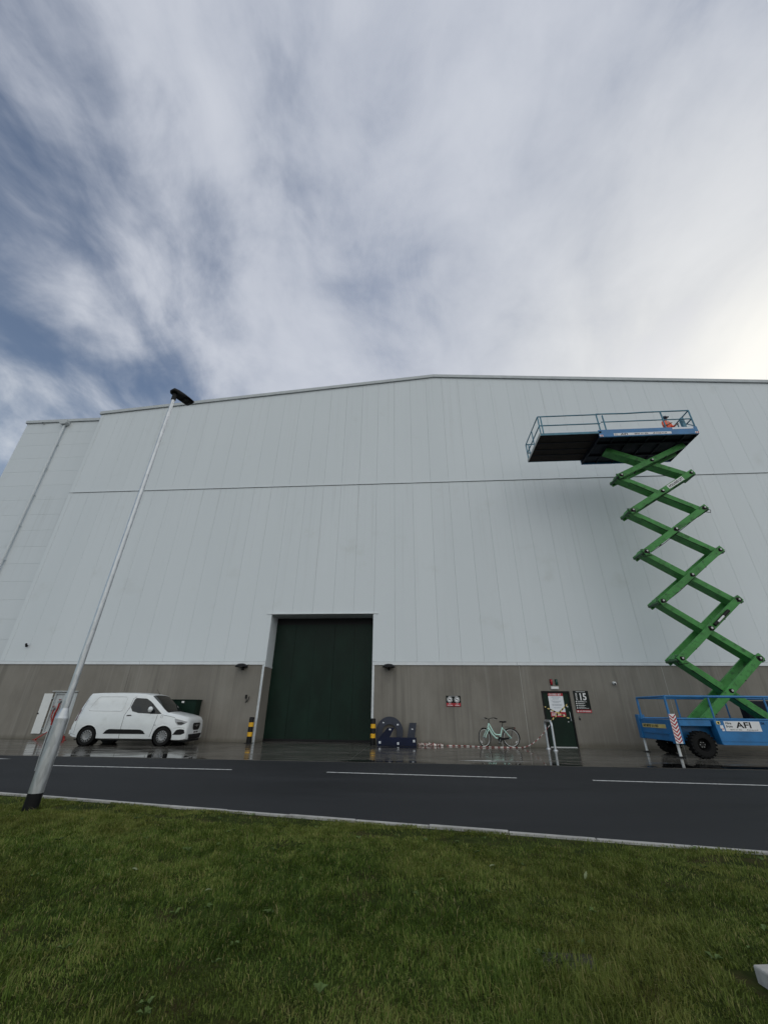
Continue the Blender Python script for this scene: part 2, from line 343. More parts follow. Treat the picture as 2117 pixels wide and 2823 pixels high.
M['lred'] = mat_glass('red_lens', (.30, .012, .02), .12); M['lgreen'] = mat_glass('green_lens', (.012, .07, .05), .12); M['leaf'] = pmat('pale_leaf', (.17, .20, .09), .6, var=.3, scale=20)
M['coverp'] = pmat('mossy_concrete', (.055, .052, .042), .9, spec=.1, var=.4, scale=9, bump=.4, dirt=(.04, .045, .015), dscale=8); M['wood'] = pmat('rust_brown', (.10, .05, .03), .8)

# ------------------------------------------------------------------ ground, road, apron, lawn
D = 19.19
def kerb_y(x): return 6.0-0.185*x
g = MB(); g.face([(-1500, -1500, -.25), (1500, -1500, -.25), (1500, 1500, -.25), (-1500, 1500, -.25)]); g.build('ground', M['asphalt'], kind='structure')
road_o = MB().face([(-60, kerb_y(-60)+.05, 0), (26.0, kerb_y(26)+.05, 0), (60, 1.0, 0), (60, 19.3, 0), (-60, 19.3, 0)]).build('road', M['asphalt'], kind='structure')
# centre line dashes and arrow heads, painted flat on the road
cl = [((-8.97, 10.86), (-4.36, 10.80)), ((-2.08, 10.72), (2.13, 10.45)), ((3.68, 10.34), (8.4, 10.08)), ((-16.2, 11.0), (-11.6, 10.93))]
for (x0, y0), (x1, y1) in cl:
    d = Vector((x1-x0, y1-y0, 0)).normalized(); n = Vector((-d.y, d.x, 0))*.05
    a, b = Vector((x0, y0, .004)), Vector((x1, y1, .004)); m = MB()
    k = 24
    for i in range(k):
        p, q = a.lerp(b, i/k), a.lerp(b, (i+1)/k); m.face([p-n, q-n, q+n, p+n])
    m.build('centre_line_dash', M['paint'], road_o)
m = MB(); m.face([(-12.3, 12.12, .004), (-11.75, 11.88, .004), (-11.05, 11.98, .004), (-11.75, 12.12, .004)]); m.build('arrow_marking', M['paint'], road_o)
# wet apron slabs
apron = MB().face([(-40, 12.78, .003), (40, 12.78, .003), (40, 20.3, .003), (-40, 20.3, .003)]).build('apron', M['seald'], kind='structure')
xs = [-38, -32, -26, -20, -13.4, -6.93, -1.93, 4.6, 10.6, 16.6, 23, 30, 38]
for a, b in zip(xs[:-1], xs[1:]):
    for y0, y1 in ((12.80, 13.92), (13.94, 19.3)):
        MB().box(a+.006, b-.006, y0, y1, -.10, .008).build('concrete_slab', M['apron'], apron)
MB().box(-6.92, -1.94, 19.31, 20.3, -.10, .008).build('concrete_slab', M['apron'], apron)
m = MB(); m.face([(1.15, 13.62, .0115), (2.25, 13.50, .0115), (2.1, 13.62, .0115), (3.3, 13.66, .0115), (2.1, 13.72, .0115), (2.2, 13.84, .0115)]); m.build('arrow_marking', M['paint'], apron)
def puddle(pts, z=.012):
    # smooth closed outline through the given points with a ragged edge
    P = [Vector((x, y)) for x, y in pts]; n = len(P); o = []
    for i in range(n):
        p0, p1, p2, p3 = P[i-1], P[i], P[(i+1) % n], P[(i+2) % n]
        for k in range(8):
            u = k/8
            q = .5*((2*p1)+(p2-p0)*u+(2*p0-5*p1+4*p2-p3)*u*u+(3*p1-p0-3*p2+p3)*u**3)
            o.append((q.x+random.uniform(-.03, .03), q.y+random.uniform(-.02, .02), z))
    c = (sum(a[0] for a in o)/len(o), sum(a[1] for a in o)/len(o), z)
    m = MB(); k = len(o); m.add(o+[c], [(i, (i+1) % k, k) for i in range(k)])
    return m.build('puddle', M['water'], kind='structure')
puddle([(-10.3, 12.95), (-9.5, 13.12), (-8.6, 13.2), (-8.2, 13.6), (-7.7, 13.95), (-7.2, 13.5), (-6.4, 13.3), (-6.1, 12.86), (-7.6, 12.84), (-9.2, 12.86)])
puddle([(6.1, 12.86), (6.6, 13.6), (7.5, 13.85), (8.6, 13.5), (10.2, 14.1), (11.5, 13.6), (11.5, 12.88), (8.8, 12.85)])
puddle([(1.5, 12.86), (2.0, 13.2), (2.9, 13.15), (3.4, 13.4), (4.1, 13.1), (4.4, 12.86), (3.0, 12.84)])
puddle([(-2.1, 12.86), (-1.7, 13.3), (-.8, 13.2), (-.2, 13.35), (.5, 12.9), (-.8, 12.84)])
puddle([(-1.7, 17.9), (-.9, 18.25), (.2, 18.2), (.6, 17.8), (-.4, 17.5)])
# kerb stones
kd = Vector((1, -.185, 0)).normalized(); kn = Vector((-kd.y, kd.x, 0))
kerb = thing('kerb', 'pale concrete kerb between the lawn and the dark road', 'kerb', (0, 6.0, 0))
xk = -13.0
while xk < 9.5:
    c = Vector((xk, kerb_y(xk), -.060+random.uniform(-.003, .003)))
    MB().obox(c, kd*.455, kn*(.031), Vector((0, 0, .115+random.uniform(-.004, .004)))).build('kerb_stone', M['kerb'], kerb, bevel=.007)
    xk += .92*kd.x
# lawn
LZ = .055
lawn = MB()
nx, ny = 60, 30
gv = []
for j in range(ny+1):
    for i in range(nx+1):
        x = -14+24*i/nx; yk = kerb_y(x)-.07; y = -3+(yk+3)*j/ny
        gv.append((x, y, LZ+.02*math.sin(x*1.7+y)*math.sin(y*1.3)*(1-j/ny)-(.02 if j == ny else 0)))
lawn.add(gv, [(j*(nx+1)+i, j*(nx+1)+i+1, (j+1)*(nx+1)+i+1, (j+1)*(nx+1)+i) for j in range(ny) for i in range(nx)])
lawn.build('lawn', M['soil'], kind='structure', smooth=60)
def lawn_z(x, y):
    fr = np.clip((y+3)/(6.0-.185*x-.07+3), 0, 1); return LZ+.02*np.sin(x*1.7+y)*np.sin(y*1.3)*(1-fr)
def grass_field():
    N = 1500000
    x = rng.uniform(-9.5, 6.0, N); y = rng.uniform(1.5, 8.0, N)
    keep = (y < 6.0-.185*x-.09)
    # inside the camera's view plus a margin
    ang = x/(y+1.0); keep &= (ang > -1.22) & (ang < 1.12)
    x, y = x[keep], y[keep]
    dist = np.hypot(x, y)
    pr = np.clip(1.15-(dist-2.0)*.10, .42, 1.0)
    cl = vnoise(x*2.2+40, y*2.2+40, 3, 3)
    edge = (6.0-.185*x-.085)-y
    bare = vnoise(x*1.3+11, y*2.6+9, 21, 3)
    pr = pr*np.where((edge < .6) & (bare > .47), .12, 1.0)*np.where((bare > .66), .35, 1.0)*np.clip(.42+cl*1.1, 0, 1)
    man = ((x-.80)/.17)**2+((y-3.12)/.10)**2 < 1; pr = np.where(man, .30, pr)
    pr = np.where(((x+5.12)**2+(y-6.1)**2) < .012, 0, pr)
    pr = np.where((x > 1.62-.2*(y-2.9)) & (x < 3.2) & (y > 2.62) & (y < 3.12), 0, pr)
    k = rng.random(len(x)) < pr; x, y, cl, dist, edge = x[k], y[k], cl[k], dist[k], edge[k]
    n = len(x)
    L = (.017+.042*cl**1.6)*rng.uniform(.45, 1.6, n); L = np.where(rng.random(n) < .035, L*1.7, L)
    L *= np.where(edge < .2, .55, 1.0)
    w = (.0013+.0009*rng.random(n))*(1+np.clip(dist-2.5, 0, 6)*.20)
    az = vnoise(x*3.1, y*3.1, 55, 3)*18.0+rng.normal(0, 1.1, n)
    lean = np.clip(rng.normal(.85, .45, n), .05, 1.7)
    dx, dy = np.cos(az), np.sin(az); sx, sy = -dy, dx
    tw = rng.normal(0, .7, n); sx, sy = np.cos(az+1.57+tw), np.sin(az+1.57+tw)
    z0 = lawn_z(x, y)-.004
    h1, h2 = L*.55, L*.95*np.cos(lean*.75)
    o1, o2 = L*.18*lean, L*.80*np.sin(np.minimum(lean, 1.5))
    V = np.zeros((n, 5, 3))
    V[:, 0] = np.stack([x-sx*w, y-sy*w, z0], 1); V[:, 1] = np.stack([x+sx*w, y+sy*w, z0], 1)
    V[:, 2] = np.stack([x+dx*o1-sx*w*.8, y+dy*o1-sy*w*.8, z0+h1], 1); V[:, 3] = np.stack([x+dx*o1+sx*w*.8, y+dy*o1+sy*w*.8, z0+h1], 1)
    V[:, 4] = np.stack([x+dx*o2, y+dy*o2, z0+np.maximum(h2, .012)], 1)
    base = (np.arange(n)*5)[:, None]
    quads = base+np.array([[0, 1, 3, 2]]); tris = base+np.array([[2, 3, 4]])
    loops = np.concatenate([quads, tris], 1).ravel()
    me = bpy.data.meshes.new('grass'); me.vertices.add(n*5); me.vertices.foreach_set('co', V.ravel())
    me.loops.add(n*7); me.loops.foreach_set('vertex_index', loops.astype(np.int32))
    me.polygons.add(n*2); st = (np.arange(n)*7)[:, None]+np.array([[0, 4]]); me.polygons.foreach_set('loop_start', st.ravel().astype(np.int32))
    me.update(calc_edges=True)
    rv = np.clip(rng.beta(1.2, 1.5, n)*.9+(vnoise(x*1.7+3, y*1.7, 91, 3)-.5)*.8+(vnoise(x*9, y*9, 17, 2)-.5)*.5, 0, .9); dry = rng.random(n) < .07; rv = np.where(dry, rng.uniform(.9, 1, n), rv)
    pa = np.clip((vnoise(x*.9+5, y*.9+5, 77, 3)-.42)*2.6, 0, 1); pa = np.maximum(pa*.85, np.clip(1-edge/1.4, 0, 1)*.6)
    for nm, arr in (('rnd', rv), ('patch', pa)):
        at = me.attributes.new(nm, 'FLOAT', 'POINT'); at.data.foreach_set('value', np.repeat(arr, 5).astype(np.float32))
    me.materials.append(M['grass']); o = bpy.data.objects.new('grass', me); COL.objects.link(o)
    tag(o, 'short uneven green grass covering the lawn in the foreground', 'grass', kind='stuff')
    print('GRASS blades', n)
grass_field()

def weeds():
    m = MB()
    for _ in range(150):
        x, y = random.uniform(-6.5, 4.2), random.uniform(2.2, 7.0)
        if y > kerb_y(x)-.15: continue
        for k in range(random.randint(3, 7)):
            a = random.uniform(0, 6.28); L = random.uniform(.02, .05); w = L*.30; z = LZ+.012; d = Vector((math.cos(a), math.sin(a), 0)); n = Vector((-d.y, d.x, 0)); p = Vector((x, y, z))
            m.add([p, p+d*L*.5+n*w+Vector((0, 0, L*.5)), p+d*L+Vector((0, 0, L*.45)), p+d*L*.5-n*w+Vector((0, 0, L*.5))], [(0, 1, 2), (0, 2, 3)])
    o = m.build('clover_and_weeds', M['weed']); tag(o, 'small broad leaved weeds sprinkled through the lawn grass', 'weeds', kind='stuff')
M['weed'] = pmat('weed_leaf', (.085, .13, .035), .6, var=.4, scale=5, spec=.25)
weeds()

# ------------------------------------------------------------------ the big clad building
bld = thing('stage_building', 'huge pale grey clad shed with concrete base and dark green door', 'building', (0, D, 0))
AX, AZ, SL = 1.62, 20.66, .0868
def roof_z(x): return AZ-SL*abs(x-AX)
X0b, X1b = -20.16, 23.4
joints = [X0b+.0]+[n+.093 for n in range(-19, 23)]+[X1b]
G = .003
DX0, DX1, DZ = -6.93, -1.93, 5.45
for a, b in zip(joints[:-1], joints[1:]):
    inside = a > DX0-.3 and b < DX1+.3
    z0 = DZ+.03 if inside else 3.27
    MB().box(a+G, b-G, D, D+.09, z0, 12.63).build('cladding_panel', M['clad'], bld)
    poly = [(a+G, 12.72), (b-G, 12.72), (b-G, roof_z(b)-.1)]
    if a < AX < b: poly.append((AX, roof_z(AX)-.1))
    poly.append((a+G, roof_z(a)-.1))
    MB().prism(poly, 0, .09, XZ(D)).build('cladding_panel', M['clad'], bld)
# backing behind joints, with the door opening left out
bk = MB(); bk.box(X0b+.02, DX0-.02, D+.10, D+1.1, .0, 18.4); bk.box(DX1+.02, X1b-.02, D+.10, D+1.1, 0, 18.4); bk.box(DX0-.02, DX1+.02, D+.10, D+1.1, DZ+.05, 18.4)
bk2 = [(X0b+.02, 18.4), (X1b-.02, 18.4), (X1b-.02, roof_z(X1b)-.12), (AX, roof_z(AX)-.12), (X0b+.02, roof_z(X0b)-.12)]
bk.prism(bk2, .10, 1.1, XZ(D)); 
# recesses for cabinet and person door are shallow boxes in front of this backing
bk.build('backing_wall', M['gap'], bld)
co = MB(); co.prism([(X0b, -.2), (X1b, -.2), (X1b, roof_z(X1b)-.15), (AX, roof_z(AX)-.15), (X0b, roof_z(X0b)-.15)], 1.2, 45, XZ(D)); co.build('core', M['wing'], bld)
ro = MB(); ro.prism([(X0b-.1, roof_z(X0b-.1)-.14), (AX, AZ-.14), (X1b+.1, roof_z(X1b+.1)-.14), (X1b+.1, roof_z(X1b+.1)-.04), (AX, AZ-.04), (X0b-.1, roof_z(X0b-.1)-.04)], .0, 45.2, XZ(D)); ro.build('roof', M['trim'], bld)
# verge trims
for xa, xb in ((X0b-.10, AX), (AX, X1b+.1)):
    n = 6
    for i in range(n):
        a, b = xa+(xb-xa)*i/n, xa+(xb-xa)*(i+1)/n
        MB().prism([(a+.004, roof_z(a)-.21), (b-.004, roof_z(b)-.21), (b-.004, roof_z(b)), (a+.004, roof_z(a))], -.09, -.012, XZ(D)).build('verge_trim', M['trim'], bld)
MB().box(X0b-.10, X0b-.012, D-.085, D+.5, roof_z(X0b)-.22, roof_z(X0b)-.01).build('verge_return', M['trim'], bld)
# mid drip flashing and base flashing
for a, b in ((X0b, -8.0), (-7.99, 4.0), (4.01, 16.0), (16.01, X1b)):
    MB().box(a, b, D-.035, D+.05, 12.652, 12.668).build('drip_flashing', M['trim'], bld)
    MB().box(a, b, D-.008, D+.05, 12.670, 12.76).build('seam_flashing', M['clad'], bld)
for a, b in ((X0b-.0, -13.0), (-12.99, DX0+.0), (DX1, 4.5), (4.51, 11.0), (11.01, 17.0), (17.01, X1b)):
    MB().box(a, b, D-.03, D+.08, 3.13, 3.255).build('base_flashing', M['flash'], bld)
    MB().box(a, b, D-.012, D+.05, 3.262, 3.275).build('drip_flashing', M['trim'], bld)
# door opening trims and reveals
MB().box(DX0-.20, DX1+.22, D-.04, D+.06, DZ-.01, DZ+.035).build('door_head_flashing', M['flash'], bld)
MB().box(DX0-.0, DX0+.012, D+.005, D+1.0, 3.13, DZ-.012).build('door_reveal', M['clad'], bld)
MB().box(DX0-.0, DX0+.016, D+.005, D+1.0, .0, 3.05).build('door_reveal', M['conc'], bld)
MB().box(DX0-.0, DX0+.035, D-.03, D+1.0, 3.052, 3.128).build('base_flashing', M['flash'], bld)
MB().box(DX1-.012, DX1, D+.005, D+1.0, .0, DZ-.012).build('door_reveal', M['clad'], bld)
MB().box(DX0+.02, DX1-.02, D+.065, D+1.0, DZ-.01, DZ+.03).build('door_soffit', M['trim'], bld)
MB().box(DX0-.13, DX0-.002, D-.012, D+.05, 3.28, DZ-.02).build('jamb_trim', M['clad'], bld)
MB().box(DX1+.002, DX1+.16, D-.012, D+.05, 3.28, DZ-.02).build('jamb_trim', M['clad'], bld)
for xa, xb in ((DX0-.10, DX0-.002), (DX1+.002, DX1+.09)): MB().box(xa, xb, D-.008, D+.05, .01, 3.125).build('jamb_angle', M['galv'], bld)
# big sliding door: five leaves and a header
dr = MB().box(DX0+.015, DX1-.015, D+1.0, D+1.05, DZ-.35, DZ-.02).build('big_door', M['black'], bld)
w = (DX1-DX0-.03)/5
for i in range(5):
    MB().box(DX0+.015+i*w+.003, DX0+.015+(i+1)*w-.003, D+.985+.012*(i % 2), D+1.06, .02, DZ-.33).build('door_leaf', M['greend'], dr)
MB().box(DX0+.02, DX1-.02, D+.955, D+.984, .012, .10).build('door_seal', M['black'], dr)
# concrete base panels
def panel_with_hole(x0, x1, z1, hole):
    m = MB(); y0, y1 = D+.012, D+.099
    if not hole: return m.box(x0, x1, y0, y1, 0, z1)
    a, b, c, d = hole
    m.box(x0, a, y0, y1, 0, z1); m.box(b, x1, y0, y1, 0, z1); m.box(a, b, y0, y1, d, z1)
    if c > 0: m.box(a, b, y0, y1, 0, c)
    return m
cps = [(X0b, -13.4, (-16.72, -15.62, .22, 1.90)), (-13.4, DX0-.1, None), (DX1+.09, 4.59, None), (4.59, 10.6, (5.36, 6.54, 0, 2.10)), (10.6, 16.6, None), (16.6, X1b, None)]
for a, b, h in cps: panel_with_hole(a+.008, b-.008, 3.128, h).build('concrete_panel', M['conc'], bld)
for x, mm in ((4.59, 'seal'), (10.6, 'seal'), (16.6, 'seal'), (-13.4, 'dark')): MB().box(x-.0075, x+.0075, D+.03-(.022 if mm == 'seal' else 0), D+.09, .01, 3.12).build('joint_seal', M[mm], bld)
# left wing, set back, horizontal panels
WX0, WY = -25.55, D+.30
zj = [3.27]+[3.33+1.01*k for k in range(0, 15) if 3.33+1.01*k > 3.9]+[18.40]
for a, b in zip(zj[:-1], zj[1:]): MB().box(WX0, X0b-.01, WY, WY+.09, a+.003, b-.003).build('cladding_panel', M['wing'], bld)
MB().box(WX0+.01, X0b-.012, WY+.10, WY+40, 0, 18.35).build('wing_core', M['gap'], bld)
MB().box(WX0, X0b-.012, WY+.01, WY+.099, 0, 3.12).build('concrete_panel', M['conc'], bld)
MB().box(WX0-.02, X0b-.012, WY-.03, WY+.08, 3.13, 3.255).build('base_flashing', M['flash'], bld)
MB().box(WX0-.08, X0b-.012, WY-.09, WY+.3, 18.30, 18.50).build('verge_trim', M['trim'], bld)
MB().box(X0b-.0, X0b+.22, D-.014, D-.002, 3.28, roof_z(X0b)-.22).build('corner_trim', M['clad'], bld)
pm = MB(); pm.cyl((-22.70, WY-.12, .1), (-22.70, WY-.12, 17.95), .068, n=16); dp = pm.build('downpipe', M['wing'], bld, smooth=40)
for z in (2, 4, 6, 8.6, 10.7, 12.7, 14.6, 16.4): 
    b = MB(); b.cyl((-22.70, WY-.12, z-.02), (-22.70, WY-.12, z+.02), .076, n=16); b.box(-22.62, -22.58, WY-.13, WY, z-.012, z+.012); b.build('bracket', M['wing'], dp)
h = MB(); h.prism([(-22.97, 18.28), (-22.45, 18.28), (-22.45, 18.08), (-22.56, 17.96), (-22.86, 17.96), (-22.97, 18.08)], -.30, -.02, XZ(WY)); h.build('rain_hopper', M['trim'], dp)

# ------------------------------------------------------------------ wall fixtures
def dome_light(x, label):
    o = thing('wall_light', label, 'light', (x, D, 3.03), group='dome lights beside the big door')
    m = MB(); prof = [(.285, 0), (.27, .03), (.23, .075), (.16, .11), (.07, .128), (.001, .132)]
    m.lathe(prof, (x, D-.22, 3.03), (0, 0, 1), 24); m.build('shade', M['black'], o, smooth=40)
    MB().lathe([(.285, 0), (.285, -.02), (.25, -.02), (.25, .0)], (x, D-.22, 3.03), (0, 0, 1), 24).build('rim', M['black'], o, smooth=40)
    MB().lathe([(.24, .0), (.2, -.012), (.001, -.02)], (x, D-.22, 3.035), (0, 0, 1), 24).build('diffuser', M['lens'], o, smooth=40)
    MB().box(x-.04, x+.04, D-.10, D+.012, 2.90, 3.02).build('bracket', M['black'], o)
dome_light(-7.93, 'black half-dome wall light left of the big green door')
dome_light(-1.18, 'black half-dome wall light right of the big green door')
o = thing('cable_hook', 'small dark cable loop and socket hung on concrete left of big door', 'cable', (-7.55, D, 1.7))
MB().box(-7.62, -7.55, D-.05, D+.011, 1.72, 1.86).build('socket', M['black'], o, bevel=.008)
m = MB(); m.tube([(-7.585+.05*math.sin(a), D-.04, 1.72-.10*(1-math.cos(a))*.9+.0) for a in np.linspace(0, 3.1, 9)]+[(-7.50, D-.04, 1.60), (-7.45, D-.04, 1.68), (-7.44, D-.03, 1.80)], .014, 8); m.build('cable', M['black'], o, smooth=50)
o = thing('security_camera', 'small black camera on pale cladding at far left above concrete', 'camera', (-19.02, D, 3.96))
m = MB(); m.cyl((-19.02, D+.0, 3.98), (-19.02, D-.06, 3.98), .03); m.build('mount', M['black'], o)
m = MB(); m.cyl((-19.04, D-.04, 3.95), (-18.98, D-.16, 4.05), .05, .045, 14); m.build('body', M['black'], o, smooth=40)
o = thing('security_camera', 'white ball camera on concrete right of the stage number sign', 'camera', (8.45, D, 2.42))
m = MB(); m.cyl((8.45, D+.012, 2.44), (8.45, D-.05, 2.44), .05, .05, 16); m.build('mount', M['whitem'], o, smooth=40)
m = MB(); m.lathe([(.001, -.07), (.05, -.055), (.07, 0), (.05, .055), (.001, .07)], (8.45, D-.10, 2.41), (0, 0, 1), 16); m.build('housing', M['whitem'], o, smooth=60)
m = MB(); m.cyl((8.44, D-.15, 2.39), (8.435, D-.175, 2.38), .035, .03, 14); m.build('lens', M['black'], o)
o = thing('eave_bracket', 'little dark hook bracket under the eave of the left wing', 'bracket', (-24.33, WY, 18.2))
m = MB(); m.tube([(-24.33, WY+.0, 18.27), (-24.33, WY-.14, 18.26), (-24.30, WY-.2, 18.16), (-24.22, WY-.2, 18.12)], .02, 8); m.build('hook', M['black'], o)
MB().box(-24.40, -24.26, WY-.03, WY-.001, 18.18, 18.29).build('plate', M['trim'], o)

# person door
pdoor = thing('fire_door', 'dark green steel door in concrete wall with closed set poster', 'door', (5.95, D, 0))
for a, b, c, d in ((5.365, 5.42, 0.01, 2.09), (6.48, 6.535, 0.01, 2.09), (5.421, 6.479, 2.03, 2.09)): MB().box(a, b, D-.01, D+.09, c, d).build('frame', M['black'], pdoor)
MB().box(5.423, 6.477, D+.03, D+.08, .03, 2.028).build('leaf', M['greend'], pdoor)
MB().box(5.423, 6.477, D+.0, D+.09, .009, .028).build('threshold', M['galv'], pdoor)
m = MB(); m.tube([(6.40, D+.03, 1.30), (6.40, D-.03, 1.30), (6.40, D-.03, .97), (6.40, D+.03, .97)], .013, 8); m.build('handle', M['galv'], pdoor, smooth=40)
m = MB(); m.cyl((6.30, D+.03, .93), (6.30, D+.015, .93), .02); m.cyl((6.36, D+.03, 1.50), (6.36, D+.012, 1.50), .028); m.build('lock', M['galv'], pdoor, smooth=40)
# poster
po = thing('door_poster', 'white closed set poster with red header and footer on green door', 'poster', (5.94, D, 1.56))
MB().box(5.635, 6.25, D+.024, D+.0285, 1.11, 2.015).build('sheet', M['paper'], po)
MB().box(5.635, 6.25, D+.0205, D+.0238, 1.905, 2.015).build('header', M['red'], po)
MB().box(5.635, 6.25, D+.0205, D+.0238, 1.11, 1.30).build('footer', M['red'], po)
m = MB(); text_mb(m, 'CLOSED SET', 5.665, D+.0195, 1.93, .095, bold=.003, sx=.96); m.build('lettering', M['ltw'], po)
m = MB()
for z, a, b in ((1.865, .16, .46), (1.842, .12, .50), (1.80, .18, .42), (1.778, .17, .40), (1.71, .10, .50), (1.686, .14, .48), (1.664, .16, .42), (1.640, .19, .38), (1.58, .09, .52), (1.556, .10, .50), (1.534, .12, .46), (1.46, .16, .44), (1.436, .2, .4)):
    x = 5.635+a
    while x < 5.635+b:
        l = random.uniform(.02, .06); m.face([(x, D+.0225, z), (x+l, D+.0225, z), (x+l, D+.0225, z+.011), (x, D+.0225, z+.011)]); x += l+.008
m.build('small_print', M['inkg'], po)
m = MB()
for z, h_, a, b in ((1.235, .03, .04, .30), (1.16, .045, .03, .56)):
    x = 5.635+a
    while x < 5.635+b:
        l = random.uniform(.02, .05); m.face([(x, D+.019, z), (x+l, D+.019, z), (x+l, D+.019, z+h_), (x, D+.019, z+h_)]); x += l+.012
m.build('footer_print', M['ltw'], po)
# hazard tape X
def tape(name, label, p0, p1, y, wd=.05, n=14, par=None):
    o = MB(); p0, p1 = Vector((p0[0], y, p0[1])), Vector((p1[0], y, p1[1])); d = (p1-p0)/n; q = Vector((-d.z, 0, d.x)).normalized()*wd/2; sh = d.normalized()*wd*.5
    for i in range(n):
        a, b = p0+d*i, p0+d*(i+1); yo = Vector((0, -.0015*math.sin(i*1.3), 0))
        o.face([a-q-sh+yo, b-q-sh+yo, b+q+sh+yo, a+q+sh+yo], i % 2)
    ob = o.build(name, [M['yel2'], M['ink']]); return tag(ob, label, 'tape')
M['yel2'] = pmat('pale_yellow_tape', (.70, .56, .20), .45)
tape('hazard_tape', 'yellow and black tape sloping down to the right across the green door', (5.39, 1.50), (6.42, 1.03), D+.014)
tape('hazard_tape', 'yellow and black tape sloping up to the right across the green door', (5.54, .92), (6.42, 1.63), D+.010)
# lamps over the door
for x, mm, c in ((5.85, 'lred', 'red'), (6.07, 'lgreen', 'green')):
    o = thing('signal_lamp', c+' oblong signal lamp on concrete above the dark green door', 'lamp', (x, D, 2.45))
    MB().box(x-.055, x+.055, D-.02, D+.011, 2.33, 2.57).build('base', M['black'], o, bevel=.01)
    m = MB()
    prof = [(-.11, .0), (-.105, .03), (-.07, .055), (0, .065), (.07, .055), (.105, .03), (.11, 0)]
    vs = []; 
    for z, d in prof:
        for k in range(9):
            a = math.pi*k/8; vs.append((x-.05*math.cos(a), D-.02-d*1.2*math.sin(a)-.001, 2.45+z))
    m.add(vs, [(i*9+k, i*9+k+1, (i+1)*9+k+1, (i+1)*9+k) for i in range(6) for k in range(8)]); m.build('lens', M[mm], o, smooth=60)
o = thing('emergency_light', 'white rectangular bulkhead light directly above the green door', 'light', (5.96, D, 2.22))
MB().box(5.80, 6.12, D-.05, D+.011, 2.165, 2.275).build('housing', M['whitem'], o, bevel=.012)
MB().box(5.815, 6.105, D-.062, D-.05, 2.18, 2.26).build('diffuser', M['ltw'], o, bevel=.005)
o = thing('key_reader', 'small black access reader on concrete below the stage sign', 'reader', (6.77, D, 1.07))
MB().box(6.74, 6.80, D-.025, D+.011, 1.01, 1.13).build('case', M['black'], o, bevel=.008)
MB().box(6.755, 6.785, D-.028, D-.0255, 1.08, 1.115).build('reader_window', M['lens'], o)
# stage sign
sg = thing('stage_sign', 'black stage 15 sign with red no smoking strip beside door', 'sign', (7.0, D, 1.70))
MB().box(6.69, 7.31, D-.006, D+.011, 1.275, 2.115).build('board', M['signk'], sg)
MB().box(6.69, 7.31, D-.009, D-.0065, 1.275, 1.385).build('red_strip', M['red'], sg)
m = MB(); text_mb(m, '15', 6.885, D-.0085, 1.76, .37, bold=.010, sx=.88); text_mb(m, 'STAGE', 6.83, D-.0085, 1.75, .092, bold=.002, rot=math.pi/2); text_mb(m, 'NO SMOKING', 6.815, D-.0115, 1.305, .075, bold=.002, sx=.95)
for z in (1.70, 1.62, 1.54, 1.455):
    m.disc((6.755, D-.0085, z), (0, 1, 0), .026, 12); 
    for k, dz in enumerate((.008, -.018)):
        x = 6.81; e = 6.81+random.uniform(.22, .44)
        while x < e:
            l = random.uniform(.02, .07); m.face([(x, D-.0085, z+dz), (x+l, D-.0085, z+dz), (x+l, D-.0085, z+dz+.014), (x, D-.0085, z+dz+.014)]); x += l+.008
m.face([(6.80, D-.0085, 2.07), (7.18, D-.0085, 2.07), (7.18, D-.0085, 2.085), (6.80, D-.0085, 2.085)])
m.disc((6.755, D-.0115, 1.33), (0, 1, 0), .032, 14)
m.build('lettering', M['ltw'], sg)
# no smoking / no vaping pair
ns = thing('no_smoking_sign', 'small black and red double no smoking and vaping sign above bicycle', 'sign', (1.61, D, 1.67))
MB().box(1.30, 1.92, D-.005, D+.011, 1.46, 1.885).build('board', M['signk'], ns)
for i, (x, tx) in enumerate(((1.455, 'SMOKING'), (1.765, 'VAPING'))):
    MB().box(x-.145, x+.145, D-.0075, D-.0055, 1.475, 1.60).build('red_strip', M['red'], ns)
    m = MB(); m.disc((x, D-.0075, 1.735), (0, 1, 0), .115, 24); m.build('white_disc', M['ltw'], ns)
    m = MB(); m.lathe([(.085, 0), (.102, 0), (.102, -.002), (.085, -.002)], (x, D-.008, 1.735), (0, -1, 0), 24, closed=True); m.beam((x-.065, D-.009, 1.80), (x+.065, D-.009, 1.67), .003, .016); m.box(x-.055, x+.05, D-.0105, D-.008, 1.722, 1.742); m.build('pictogram', M['ink'], ns)
    m = MB(); text_mb(m, 'NO', x, D-.009, 1.548, .052, bold=.001, align='CENTER'); text_mb(m, tx, x, D-.009, 1.490, .052, bold=.001, align='CENTER', sx=1.0); m.build('lettering', M['ltw'], ns)
m = MB(); m.face([(1.42, D-.007, 1.862), (1.80, D-.007, 1.862), (1.80, D-.007, 1.872), (1.42, D-.007, 1.872)]); m.build('top_line', M['ltw'], ns)
# inlet cabinet with open door
cb = thing('inlet_cabinet', 'recessed wall cabinet standing open with red valves inside', 'cabinet', (-16.2, D, .2))
m = MB(); x0, x1, z0, z1 = -16.71, -15.63, .23, 1.89
m.box(x0, x1, D+.085, D+.098, z0, z1); m.build('back', M['trim'], cb)
for a, b, c, d in ((x0, x0+.045, z0, z1), (x1-.045, x1, z0, z1), (x0+.046, x1-.046, z1-.045, z1), (x0+.046, x1-.046, z0, z0+.045)): MB().box(a, b, D+.0, D+.084, c, d).build('frame', M['trim'], cb)
MB().box(x0-.12, x1+.02, D-.07, D+.011, 1.93, 1.965).build('drip_hood', M['trim'], cb)
lf = MB().box(-17.19, -16.77, D-.055, D-.03, .22, 1.85).build('open_leaf', M['whitem'], cb); tag(lf, 'white open cabinet leaf folded flat against wall')
m = MB(); m.cyl((-17.17, D-.055, 1.02), (-17.17, D-.10, 1.02), .03); m.build('catch', M['black'], lf)
